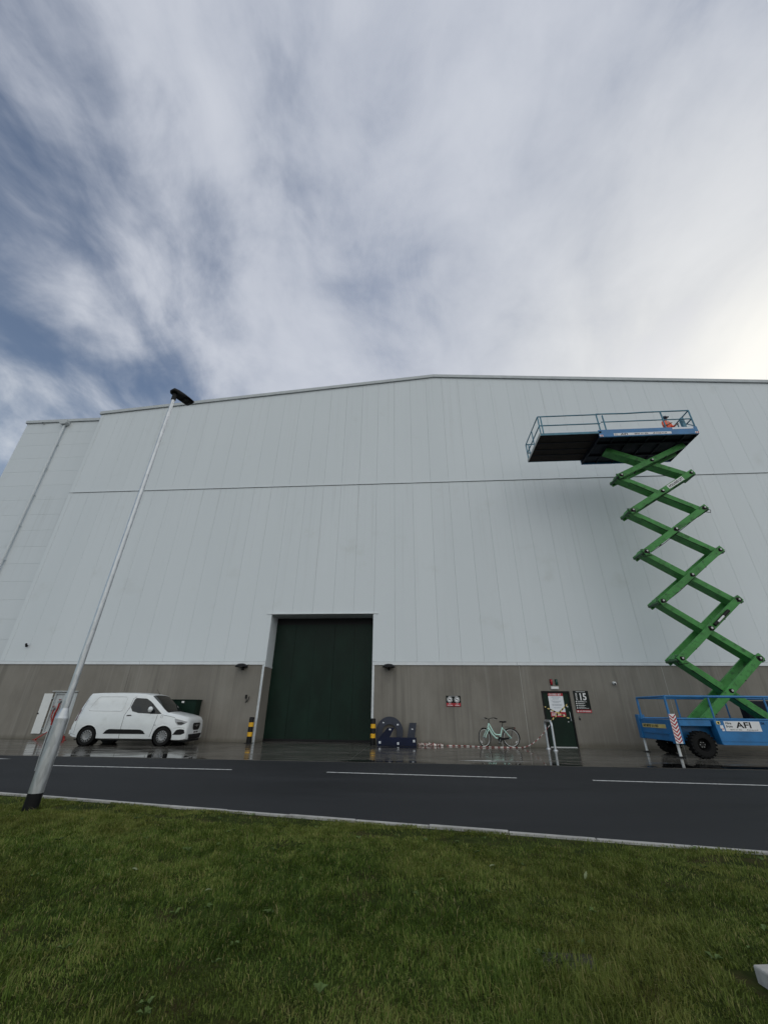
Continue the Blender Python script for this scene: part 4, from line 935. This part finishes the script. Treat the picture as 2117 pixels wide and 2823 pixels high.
# wheels
def wheel(x, s):
    yo = s*.905
    m = MB(); m.lathe([(.205, -.10), (.235, -.105), (.29, -.10), (.312, -.075), (.317, -.04), (.317, .04), (.312, .075), (.29, .10), (.235, .105), (.205, .10)], (x, yo-s*.10, .317), (0, 1, 0), 36); w_ = m.build('wheel', M['rubber'], van, smooth=40)
    m = MB(); m.lathe([(.001, .002), (.05, .004), (.06, -.01), (.11, .006), (.185, .004), (.212, -.012), (.215, -.05)], (x, yo-s*.012, .317), (0, s, 0), 36); m.build('wheel_cover', M['rim'], w_, smooth=40)
    for k in range(14):
        a = 2*math.pi*k/14; c = Vector((x+.158*math.cos(a), yo-s*.003, .317+.158*math.sin(a))); rd = Vector((math.cos(a), 0, math.sin(a))); tg = Vector((-math.sin(a), 0, math.cos(a)))
        m = MB(); m.obox(c, rd*.030, tg*.014, Vector((0, .004, 0))); m.build('cover_slot', M['black'], w_)
    m = MB(); m.cyl((x, yo-s*.012, .317), (x, yo-s*.003, .317), .032, n=16); m.build('centre_cap', M['rim'], w_)
for x in (0.0, 2.785):
    for s in (-1, 1): wheel(x, s)

# ------------------------------------------------------------------ scissor lift
YC = 16.5
lift = thing('scissor_lift', 'blue scissor lift raised high on green arms at the right', 'scissor lift', (11.0, YC, 0))
A = [(9.66, .95), (9.70, 3.09), (9.64, 5.20), (9.60, 7.25), (9.55, 9.15), (9.51, 10.93), (9.40, 12.42)]
B = [(12.36, .95), (12.36, 3.09), (12.42, 5.22), (12.46, 7.26), (12.49, 9.18), (12.52, 10.95), (12.58, 12.42)]
YF, YR = 16.14, 16.86
for i in range(6):
    for y in (YF, YR):
        a, b = A[i], B[i+1]; d = Vector((b[0]-a[0], 0, b[1]-a[1])).normalized()*.14
        MB().beam(Vector((a[0], y, a[1]))-d, Vector((b[0], y, b[1]))+d, .10, .245).build('outer_arm', M['green'], lift, bevel=.012)
    a, b = B[i], A[i+1]; d = Vector((b[0]-a[0], 0, b[1]-a[1])).normalized()*.14
    MB().beam(Vector((a[0], YC-.01, a[1]))-d, Vector((b[0], YC-.01, b[1]))+d, .44, .225).build('inner_arm', M['green'], lift, bevel=.012)
    mid = ((A[i][0]+B[i+1][0])/2, (A[i][1]+B[i+1][1])/2)
    pn = MB().cyl((mid[0], YF-.09, mid[1]), (mid[0], YR+.09, mid[1]), .055, n=14).build('pivot_pin', M['grease'], lift, smooth=40)
    MB().cyl((mid[0], YF-.115, mid[1]), (mid[0], YF-.09, mid[1]), .04, n=12).build('pin_cap', M['steel'], pn, smooth=40)
for P in (A, B):
    for x, z in P[:-1]:
        pn = MB().cyl((x, YF-.085, z), (x, YR+.085, z), .05, n=14).build('pivot_pin', M['grease'], lift, smooth=40)
        MB().cyl((x, YF-.11, z), (x, YF-.085, z), .035, n=12).build('pin_cap', M['steel'], pn, smooth=40)
        s = -1 if P is A else 1
        MB().box(x-.10+s*.06, x+.10+s*.06, YF+.055, YF+.085, z-.13, z+.13).build('gusset', M['greenk'], lift)
        MB().cyl((x+s*.15, YF+.0, z-.06), (x+s*.15, YR, z-.06), .05, n=12).build('cross_tube', M['greenk'], lift, smooth=40)
# hoses at the knuckles
for (x, z), s in ((A[1], -1), (A[3], -1), (A[5], -1), (B[4], 1)):
    m = MB(); m.tube([(x+s*.1, YF-.02, z-.05), (x+s*.22, YF-.04, z-.12), (x+s*.18, YF-.04, z-.24), (x+s*.02, YF-.02, z-.2), (x-s*.2, YF, z-.16)], .012, 6); m.build('hose', M['black'], lift, smooth=60)
for i in (0, 3, 4):
    a, b = Vector((B[i][0], YF+.04, B[i][1]-.19)), Vector((A[i+1][0], YF+.04, A[i+1][1]-.19)); m = MB(); m.tube([a.lerp(b, .12), a.lerp(b, .5)-Vector((0, 0, .03)), a.lerp(b, .9)], .014, 6); m.build('hose', M['black'], lift, smooth=60)
for i in range(6):
    mid = ((A[i][0]+B[i+1][0])/2, (A[i][1]+B[i+1][1])/2)
    for (x, z) in (mid, A[i], B[i+1]):
        if z > 12.2: continue
        m = MB(); rr_ = .085+.03*random.random(); m.add([(x+rr_*(1+.18*math.sin(3*a+i))*math.cos(a), YF-.0515, z-.01+rr_*(1+.15*math.cos(2*a))*math.sin(a)) for a in np.linspace(0, 2*math.pi, 16, endpoint=False)], [tuple(range(16))]); m.build('grease_smear', M['grease'], lift)
    a, b = Vector((A[i][0], YF+.10, A[i][1]-.16)), Vector((B[i+1][0], YF+.10, B[i+1][1]-.16)); m = MB(); m.tube([a.lerp(b, .08), a.lerp(b, .3)-Vector((0, 0, .04)), a.lerp(b, .6)-Vector((0, 0, .02)), a.lerp(b, .93)], .012, 6); m.build('hose', M['black'], lift, smooth=60)
    for u in (.22, .72):
        q = a.lerp(b, u); m = MB(); m.box(q.x-.02, q.x+.02, YF-.056, YF+.13, q.z-.0, q.z+.03); m.build('hose_clip', M['grease'], lift)
# name plate on an upper arm
a, b = Vector((A[4][0], 0, A[4][1])), Vector((B[5][0], 0, B[5][1])); d = (b-a).normalized(); n_ = Vector((-d.z, 0, d.x)); c0 = a.lerp(b, .60)
y0 = YF-.053
pl = MB().obox(c0+d*.42+Vector((0, y0-.004, 0)), d*.45, Vector((0, .003, 0)), n_*.095).build('name_plate', M['ltw'], lift)
m = MB(); text_mb(m, 'HOLLAND LIFT', 0, 0, 0, .15, fn=lambda p, q: tuple(c0+d*(p+.03)-n_*(.052-q)+Vector((0, y0-.0085, 0))), bold=.004, sx=.80); m.build('lettering', M['ink'], pl)
# jack on the second arm
a, b = Vector((A[1][0], YF-.09, A[1][1])), Vector((B[2][0], YF-.09, B[2][1])); m = MB(); m.cyl(a.lerp(b, .55), a.lerp(b, .80), .06, n=14); m.build('jack_body', M['grease'], lift, smooth=40)
m = MB(); m.cyl(a.lerp(b, .60)+Vector((0, -.035, 0)), a.lerp(b, .70)+Vector((0, -.035, 0)), .04, n=10); m.build('jack_label', M['ltw'], lift)
m = MB(); m.cyl((11.1, YC-.1, 1.95), (11.95, YC-.1, 1.38), .085, n=16); m.build('lift_ram', M['grease'], lift, smooth=40)
m = MB(); m.cyl((11.9, YC-.1, 1.41), (12.35, YC-.1, 1.10), .04, n=12); m.build('ram_rod', M['steel'], lift, smooth=40)
# chassis
CX0, CX1, CY0, CY1 = 8.38, 14.2, 15.55, 17.62
ch = MB(); ch.box(CX0+.25, CX1, CY0+.35, CY1-.35, .48, .94); chs = ch.build('chassis', M['liftb'], lift, bevel=.02)
MB().box(CX0+.15, CX1, CY0+.05, CY1-.05, .95, 1.07).build('deck', M['liftb'], chs, bevel=.01)
MB().box(CX0, CX0+.12, CY0+.05, CY1, .46, 1.10).build('end_plate', M['liftb'], chs, bevel=.015)
MB().box(CX0-.05, CX0+.2, CY1-.08, CY1+.14, .46, 1.24).build('outrigger_post', M['liftb'], chs, bevel=.015)
MB().box(CX0-.02, CX0+.25, CY0-.06, CY0+.14, .40, 1.10).build('outrigger_post', M['liftb'], chs, bevel=.015)
MB().box(CX0-.03, CX0-.001, CY0+.25, CY1-.15, .66, .70).build('end_ridge', M['liftb'], chs)
sp = MB().prism([(9.72, .40), (14.2, .40), (14.2, 1.10), (9.66, 1.10)], 0, .30, XZ(15.40)).build('side_panel', M['liftb'], chs, bevel=.012)
MB().box(9.73, 14.2, 15.385, 15.398, .50, .515).build('panel_ridge', M['liftb'], sp); MB().box(9.73, 14.2, 15.382, 15.398, .40, .44).build('panel_ridge', M['liftb'], sp)
MB().box(8.6, 9.6, 15.47, 15.62, .92, 1.10).build('side_beam', M['liftb'], chs, bevel=.01)
fl_ = MB().box(9.9, 14.2, 17.3, 17.6, .40, 1.10).build('side_panel', M['liftb'], chs, bevel=.012)
# hire sign
hs = MB().box(9.95, 11.04, 15.391, 15.3985, .79, 1.075).build('hire_sign', M['ltw'], sp)
m = MB(); text_mb(m, 'AFI', 10.30, 15.389, .885, .235, bold=.005, sx=1.45); text_mb(m, 'Hire', 9.985, 15.389, .985, .10, bold=.002); text_mb(m, 'from', 9.985, 15.389, .895, .10, bold=.002); text_mb(m, '08707 511 055', 10.08, 15.389, .813, .058); text_mb(m, 'afi-group.co.uk', 10.58, 15.389, .813, .058); m.build('lettering', M['ink'], hs)
m = MB(); text_mb(m, '04', 11.08, 15.396, .985, .10, bold=.002); m.build('fleet_number', M['navy'], sp)
ds = MB().box(9.72, 9.84, 15.392, 15.3985, .98, 1.07).build('decal', M['yel2'], sp); MB().box(11.42, 11.54, 15.392, 15.3985, .90, 1.08).build('decal', M['yel2'], sp)
m = MB(); m.disc((9.78, 15.391, 1.025), (0, 1, 0), .03, 14); m.build('decal_ring', M['ink'], ds)
MB().box(9.80, 9.90, 15.392, 15.3985, .86, .955).build('decal', M['ltw'], sp); MB().box(9.83, 9.91, 15.390, 15.3925, .79, .87).build('decal', M['ltw'], sp); MB().box(9.84, 9.90, 15.388, 15.3902, .84, .86).build('decal', M['red'], sp)
es = MB().box(CX0-.006, CX0-.0005, CY0+.35, CY1-.18, .83, .95).build('end_sign', M['yel2'], chs)
m = MB(); text_mb(m, 'AFI 08707 511 055', 0, 0, 0, .105, fn=lambda p, q: (CX0-.008, CY1-.25-p, .855+q), bold=.004, sx=1.25); m.build('lettering', M['ink'], es)
# chevron plate and outrigger legs
cp = MB().box(8.29, 8.50, 15.37, 15.385, .42, 1.27).build('chevron_plate', M['ltw'], chs)
m = MB(); z = .40
while z < 1.22:
    zc_ = lambda v: min(max(v, .422), 1.268)
    m.face([(8.292, 15.367, zc_(z+.10)), (8.395, 15.367, zc_(z)), (8.395, 15.367, zc_(z+.05)), (8.292, 15.367, zc_(z+.15))]); m.face([(8.395, 15.367, zc_(z)), (8.498, 15.367, zc_(z+.10)), (8.498, 15.367, zc_(z+.15)), (8.395, 15.367, zc_(z+.05))]); z += .104
m.build('chevrons', M['red'], cp)
for y in (15.62, 17.72):
    lg = MB().cyl((8.45, y, .05), (8.45, y, .55), .042, n=14).build('outrigger_leg', M['whitem'], chs, smooth=40)
    m = MB(); m.lathe([(.001, .05), (.06, .045), (.13, .02), (.14, .0085)], (8.45, y, 0), (0, 0, 1), 18); m.build('outrigger_foot', M['grease'], lg, smooth=40)
# guard rails lying above the chassis
def rail(pts, r, name, mat, par): m = MB(); m.tube(pts, r*1.2, 8); return m.build(name, mat, par, smooth=50)
for y in (15.47, 17.35):
    rail([(8.36, y, 1.80), (14.2, y, 1.80)], .032, 'guard_rail', M['liftb'], chs); rail([(8.36, y, 1.13), (14.2, y, 1.13)], .022, 'guard_rail', M['liftb'], chs)
    for x in (8.36, 9.75, 11.5, 13.2): rail([(x, y, 1.10), (x, y, 1.80)], .024 if x > 8.5 else .034, 'rail_post', M['liftb'], chs)
rail([(8.36, 15.47, 1.80), (8.36, 17.35, 1.80)], .03, 'guard_rail', M['liftb'], chs)
MB().box(11.9, 13.4, 16.95, 17.3, 1.08, 1.72).build('engine_box', M['under'], chs, bevel=.02)
# big lugged wheels
def lwheel(x, y, s):
    c = Vector((x, y, .395)); m = MB()
    m.lathe([(.19, -.13), (.24, -.14), (.33, -.135), (.365, -.10), (.37, 0), (.365, .10), (.33, .135), (.24, .14), (.19, .13)], c, (0, s, 0), 40); w_ = m.build('wheel', M['rubber'], lift, smooth=40)
    for k in range(22):
        a = 2*math.pi*k/22; rd = Vector((math.cos(a), 0, math.sin(a))); tg = Vector((-math.sin(a), 0, math.cos(a)))
        for q in (-1, 1):
            aa = a+(math.pi/22 if q > 0 else 0); rd = Vector((math.cos(aa), 0, math.sin(aa))); tg = Vector((-math.sin(aa), 0, math.cos(aa)))
            m = MB(); m.obox(c+rd*.368+Vector((0, q*.075, 0)), rd*.02, tg*.026+Vector((0, q*.01, 0)), Vector((0, .068, 0))-tg*q*.012); m.build('tread_lug', M['rubber'], w_)
    m = MB(); m.lathe([(.001, .02), (.09, .025), (.11, .0), (.15, -.03), (.175, .06), (.195, .128)], c+Vector((0, s*.0, 0)), (0, s, 0), 28); m.build('rim', M['grease'], w_, smooth=40)
    for k in range(6):
        a = 2*math.pi*k/6; m = MB(); p = c+Vector((.075*math.cos(a), s*.02, .075*math.sin(a))); m.cyl(p, p+Vector((0, s*.03, 0)), .014, n=6); m.build('wheel_nut', M['steel'], w_)
lwheel(9.14, 15.52, -1); lwheel(13.0, 15.52, -1); lwheel(9.14, 17.42, 1); lwheel(13.0, 17.42, 1)
for x in (9.14, 13.0):
    m = MB(); m.cyl((x, 15.6, .395), (x, 17.3, .395), .09, n=14); m.build('axle', M['grease'], lift, smooth=40)
# platform
PX0, PX1, PY0, PY1, PZ = 8.62, 12.92, 15.32, 17.62, 12.50
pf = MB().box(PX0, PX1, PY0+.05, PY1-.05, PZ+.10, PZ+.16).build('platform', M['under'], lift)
for y0, y1 in ((PY0, PY0+.06), (PY1-.06, PY1)): MB().box(PX0, PX1, y0, y1, PZ, PZ+.40).build('side_fascia', M['liftb'], pf, bevel=.008)
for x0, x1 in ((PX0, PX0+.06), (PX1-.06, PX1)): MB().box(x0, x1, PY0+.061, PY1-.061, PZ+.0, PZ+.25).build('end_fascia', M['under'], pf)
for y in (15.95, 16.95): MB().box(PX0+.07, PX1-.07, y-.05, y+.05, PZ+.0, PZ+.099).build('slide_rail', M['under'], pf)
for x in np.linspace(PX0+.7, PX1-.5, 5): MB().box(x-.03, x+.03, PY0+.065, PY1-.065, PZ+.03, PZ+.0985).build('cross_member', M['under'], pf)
sg = MB().box(9.25, 11.75, PY0-.006, PY0-.0005, PZ+.045, PZ+.175).build('platform_sign', M['ltw'], pf)
m = MB(); text_mb(m, 'AFI', 9.55, PY0-.008, PZ+.065, .135, bold=.003, sx=1.7); text_mb(m, '08707 511 055', 10.15, PY0-.008, PZ+.075, .10, bold=.002, sx=.98); text_mb(m, 'afi-group.co.uk', 10.95, PY0-.008, PZ+.08, .10, bold=.002, sx=1.0); text_mb(m, 'Hire', 9.29, PY0-.008, PZ+.115, .06); text_mb(m, 'from', 9.29, PY0-.008, PZ+.065, .06); m.build('lettering', M['ink'], sg)
MB().box(11.85, 12.75, PY0-.006, PY0-.0005, PZ+.29, PZ+.385).build('maker_sign', M['paper'], pf)
for x0, x1 in ((PX0-.0, PX0+.16), (PX1-.16, PX1)):
    dc = MB().box(x0, x1, PY0-.006, PY0-.0005, PZ+.02, PZ+.12).build('corner_decal', M['ltw'], pf)
    m = MB()
    for k in range(2): m.face([(x0+.02+.07*k, PY0-.008, PZ+.02), (x0+.05+.07*k, PY0-.008, PZ+.02), (x0+.09+.07*k, PY0-.008, PZ+.12), (x0+.06+.07*k, PY0-.008, PZ+.12)])
    m.build('stripes', M['red'], dc)
RT = PZ+1.34
for y in (PY0+.03, PY1-.03):
    sag = [(PX0+.12, y, RT), (PX0+1.4, y, RT-.03), (PX0+2.4, y, RT), (PX1-.05, y, RT)]
    rail(sag, .026, 'guard_rail', M['railb'], pf); rail([(PX0+.25, y, PZ+.86), (PX1-.05, y, PZ+.86)], .022, 'guard_rail', M['railb'], pf)
    for x in (PX0+.12, PX0+.38, PX1-1.30, PX1-.05): rail([(x, y, PZ+.2), (x, y, RT if x != PX0+.38 else RT-.1)], .027, 'rail_post', M['railb'], pf)
for z in (RT, PZ+.86): rail([(PX1-.05, PY0+.03, z), (PX1-.05, PY1-.03, z)], .024, 'guard_rail', M['railb'], pf)
rail([(PX1-.05, PY0+.9, PZ+.2), (PX1-.05, PY0+.9, RT)], .024, 'rail_post', M['railb'], pf)
rail([(PX1-.05, PY0+.75, RT-.1), (PX1-.05, PY0+.03, PZ+.45)], .018, 'gate_brace', M['railb'], pf)
MB().box(PX1-.42, PX1-.28, PY0+.15, PY0+.30, PZ+.2, PZ+1.05).build('control_box', M['railb'], pf, bevel=.01)
# sliding extension deck
EX0, EX1, EY0, EY1, EZ = 6.02, 8.75, 15.35, 17.52, 12.72
ex = MB().box(EX0, PX0-.005, EY0, EY1, EZ, EZ+.06).build('extension_deck', M['ply'], lift)
for y in (EY0-.03, EY1+.0): MB().box(EX0, EX1, y, y+.03, EZ-.01, EZ+.10).build('edge_beam', M['railb'], ex)
for y in (15.95, 16.5, 16.95): MB().box(EX0+.02, EX1-.15, y-.018, y+.018, EZ-.02, EZ-.001).build('deck_rib', M['under'], ex)
MB().box(EX0-.03, EX0-.001, EY0-.03, EY1+.03, EZ-.01, EZ+.12).build('edge_beam', M['steel'], ex)
for y in (EY0-.015, EY1+.015):
    for z in (EZ+1.08, EZ+.55): rail([(EX0+.03, y, z), (EX1+.05, y, z)], .024, 'guard_rail', M['railb'], ex)
    for x in (EX0+.03, EX0+.16): rail([(x, y, EZ+.06), (x, y, EZ+1.08)], .025, 'rail_post', M['railb'], ex)
for z in (EZ+1.08, EZ+.55): rail([(EX0+.03, EY0, z), (EX0+.03, EY1, z)], .023, 'guard_rail', M['railb'], ex)
rail([(EX0+.03, 16.4, EZ+.06), (EX0+.03, 16.4, EZ+1.08)], .022, 'rail_post', M['railb'], ex)

# ------------------------------------------------------------------ worker on the platform
FZ = PZ+.16
pr = thing('person', 'worker in orange high visibility jacket and dark cap on the lift platform', 'person', (12.55, 16.50, FZ), R(195), local=True)
def skin_obj(name, chains, mat, sub=2):
    vs, es, rs = [], [], []; idx = {}
    def add(p, r):
        key = tuple(round(c, 4) for c in p)
        if key not in idx: idx[key] = len(vs); vs.append(p); rs.append(r)
        return idx[key]
    for ch in chains:
        ids = [add(p, r) for p, r in ch]; es.extend(zip(ids[:-1], ids[1:]))
    me = bpy.data.meshes.new(name); me.from_pydata(vs, es, []); o = bpy.data.objects.new(name, me); COL.objects.link(o); o.parent = pr; ORG[o.name] = Vector((0, 0, 0))
    md = o.modifiers.new('skin', 'SKIN'); md.use_smooth_shade = True
    if not me.skin_vertices: me.skin_vertices.new()
    for i, r in enumerate(rs): me.skin_vertices[0].data[i].radius = (r, r) if not isinstance(r, tuple) else r
    me.skin_vertices[0].data[0].use_root = True
    sb = o.modifiers.new('sub', 'SUBSURF'); sb.levels = sub; sb.render_levels = sub
    dg = bpy.context.evaluated_depsgraph_get(); dg.update(); nm = bpy.data.meshes.new_from_object(o.evaluated_get(dg)); o.modifiers.clear(); o.data = nm; nm.materials.clear(); nm.materials.append(mat)
    return o
pel, wa, chs_, nk, hd0, hd1 = (0, 0, .93), (0, .01, 1.08), (0, .02, 1.30), (0, .02, 1.47), (0, .04, 1.56), (0, .05, 1.66)
body_ch = [[(pel, (.14, .10)), (wa, (.13, .095)), (chs_, (.155, .105)), (nk, .055), (hd0, (.068, .08)), (hd1, (.068, .085))]]
cloth_t = [[((0, 0, .86), (.155, .115)), (pel, (.16, .12)), (wa, (.155, .115)), (chs_, (.185, .13)), ((0, .015, 1.43), (.11, .09))]]
legs = []
for s in (-1, 1):
    sh, el, wr = (s*.17, .02, 1.40), (s*.25, .06, 1.14), (s*.19, .28, 1.08)
    body_ch.append([(chs_, (.155, .105)), (sh, .06), (el, .045), (wr, .030), ((s*.18, .34, 1.08), (.034, .018)), ((s*.175, .37, 1.08), (.036, .014))])
    for k in range(4): body_ch.append([((s*.175, .37, 1.08), (.036, .014)), ((s*(.150+.016*k), .40, 1.08), .009), ((s*(.148+.017*k), .43+.006*(k in (1, 2)), 1.065), .0085), ((s*(.148+.017*k), .435, 1.035), .008)])
    body_ch.append([((s*.18, .34, 1.08), (.034, .018)), ((s*.14, .36, 1.075), .010), ((s*.13, .39, 1.06), .009)])
    cloth_t.append([(chs_, (.185, .13)), (sh, .078), (el, .062), ((s*.20, .24, 1.09), .05)])
    hp_, kn, an, to = (s*.095, 0, .88), (s*.11, .03, .49), (s*.115, -.01, .09), (s*.125, .17, .035)
    body_ch.append([(pel, (.14, .10)), (hp_, .085), (kn, .058), (an, .042), (to, .04)])
    legs.append([((0, 0, .95), (.14, .11)), (hp_, .10), (kn, .075), ((s*.115, -.005, .14), .062)])
pb = skin_obj('body', body_ch, M['skin'])
skin_obj('jacket', cloth_t, M['hivis']); skin_obj('trousers', legs, M['cloth'])
m = MB(); prof = [(.112, .0), (.116, .03), (.112, .075), (.085, .115), (.045, .135), (.001, .14)]; m.lathe(prof, (0, .045, 1.635), (0, 0, 1), 20); m.add([(math.sin(a)*.11, .05+math.cos(a)*.11, 1.64) for a in np.linspace(-1, 1, 9)]+[(math.sin(a)*.12, .06+math.cos(a)*.19, 1.625) for a in np.linspace(-1, 1, 9)], [(i, i+1, i+10, i+9) for i in range(8)]); m.build('cap', M['helm'], pr, smooth=60)
m = MB(); m.lathe([(.075, -.06), (.098, -.02), (.104, .05), (.108, .08)], (0, .02, 1.58), (0, 0, 1), 18); m.build('hair', M['cloth'], pr, smooth=60)
m = MB(); m.add([(0, .155, 1.60), (-.016, .125, 1.57), (.016, .125, 1.57), (0, .12, 1.625)], [(0, 1, 2), (0, 2, 3), (0, 3, 1)]); m.build('nose', M['skin'], pr)
for s in (-1, 1):
    m = MB(); m.lathe([(.001, .012), (.009, .008), (.012, 0), (.009, -.008), (.001, -.012)], (s*.032, .128, 1.615), (0, 0, 1), 10); m.build('eye', M['ink'], pr, smooth=60)
    m = MB(); m.lathe([(.001, .02), (.013, .012), (.016, 0), (.012, -.015), (.001, -.024)], (s*.082, .045, 1.59), (0, 0, 1), 8); m.build('ear', M['skin'], pr, smooth=60)
    m = MB(); m.obox((s*.12, .08, .045), (.05, 0, 0), (0, .14, 0), (0, 0, .045)); m.build('boot', M['black'], pr, bevel=.02)
MB().box(-.028, .028, .122, .130, 1.548, 1.556).build('mouth', M['redp'], pr)

# ------------------------------------------------------------------ lamp post (leans very slightly)
lp = thing('street_lamp', 'tall galvanised lamp column with black head standing in the lawn', 'street lamp', (-5.13, 6.12, LZ))
def lpp(z): return Vector((-5.13+.028*z, 6.12-.004*z, z+.0))
def lcyl(z0, z1, r0, r1, name, mat, par=lp, n=24): return MB().cyl(lpp(z0), lpp(z1), r0, r1, n).build(name, mat, par, smooth=40)
lcyl(-.1, .25, .088, .088, 'painted_root', M['black'])
base = lcyl(.25, 1.14, .087, .087, 'base_section', M['galv']); lcyl(1.14, 1.27, .087, .046, 'shoulder', M['galv'])
lcyl(1.27, 7.12, .046, .033, 'column', M['galv'])
p0 = lpp(.45); MB().box(p0.x-.092, p0.x-.080, p0.y-.05, p0.y+.05, .50, 1.05).build('access_door', M['galv'], base, bevel=.004)
lcyl(7.08, 7.27, .045, .045, 'spigot', M['black'])
hc = lpp(7.24); hdv = Vector((.20, .42, .0)).normalized(); hs_ = Vector((hdv.y, -hdv.x, 0)); up = Vector((0, 0, 1))
m = MB(); rows = []; secs = [(-.10, .045, .03, .05), (-.07, .085, .0, .10), (.02, .105, -.005, .115), (.13, .125, .0, .095), (.25, .135, .01, .07), (.35, .13, .012, .055), (.38, .11, .018, .045)]
for l, wd, zb_, zt_ in secs:
    for a, b in ((-1, .35), (-.8, 0), (.8, 0), (1, .35), (.92, .7), (.5, 1), (-.5, 1), (-.92, .7)):
        rows.append(hc+hdv*l+hs_*wd*a+up*(zb_+(zt_-zb_)*b))
m.add(rows, [(i*8+k, i*8+(k+1) % 8, (i+1)*8+(k+1) % 8, (i+1)*8+k) for i in range(len(secs)-1) for k in range(8)]+[tuple(range(8)), tuple(range(48, 56))]); hd = m.build('lamp_head', M['black'], lp, smooth=45)
m = MB(); m.obox(hc+hdv*.26+up*.006, hdv*.07, hs_*.095, up*.004); m.build('led_panel', M['inkg2'] if 'inkg2' in M else M['glass'], hd)

# ------------------------------------------------------------------ things in the lawn
sl = thing('concrete_slab_block', 'pale concrete slab corner poking into the lawn at lower right', 'slab', (2.2, 2.9, LZ))
m = MB(); m.prism([(1.70, 3.02), (2.9, 3.20), (2.9, 2.2), (1.83, 2.2)], LZ-.03, LZ+.07, lambda a, b, d: (a, b, d)); m.build('block', M['kerb'], sl, bevel=.01)
m = MB(); m.prism([(1.78, 2.93), (2.9, 3.10), (2.9, 2.98), (1.80, 2.82)], LZ+.0705, LZ+.078, lambda a, b, d: (a, b, d)); m.build('edging_strip', M['kerb'], sl)
mh = thing('valve_cover', 'small dark concrete cover plate half hidden in the grass', 'cover', (.80, 3.10, LZ))
m = MB(); m.prism([(.64, 3.02), (.93, 3.03), (.95, 3.20), (.67, 3.19)], LZ-.01, LZ+.010, lambda a, b, d: (a, b, d)); m.build('plate', M['coverp'], mh, bevel=.005)
MB().box(.77, .83, 3.10, 3.125, LZ+.0105, LZ+.013).build('lifting_slot', M['ink'], mh)
leafs = [(-2.35, 4.1, 'leftmost of the pale leaves lying in the lawn'), (-1.55, 3.75, 'pale leaf in the lawn, second one from the left'), (.62, 4.5, 'pale leaf in the lawn, second one from the right'), (1.35, 4.35, 'rightmost of the pale leaves lying in the lawn')]
lm = None
for i, (x, y, lb) in enumerate(leafs):
    if lm is None:
        m = MB(); vs = []
        for k in range(7):
            u = k/6; wd = .016*math.sin(math.pi*u**.8)+.001; vs += [(-.05+.10*u, -wd, .02*math.sin(u*2.4)), (-.05+.10*u, 0, .02*math.sin(u*2.4)-.004), (-.05+.10*u, wd, .02*math.sin(u*2.4))]
        m.add(vs, [(k*3+j, k*3+j+1, k*3+j+4, k*3+j+3) for k in range(6) for j in range(2)]); lo_ = m.build('leaf', M['leaf'], smooth=60); lm = lo_.data
    else:
        lo_ = bpy.data.objects.new('leaf', lm); COL.objects.link(lo_)
    lo_.location = (x, y, LZ+.030); lo_.rotation_euler = (random.uniform(-.5, .5), random.uniform(-.6, .3), random.uniform(0, 6.3)); sc = random.uniform(.55, .8); lo_.scale = (sc, sc, sc)
    tag(lo_, lb, 'leaf', 'pale leaves scattered on the lawn')
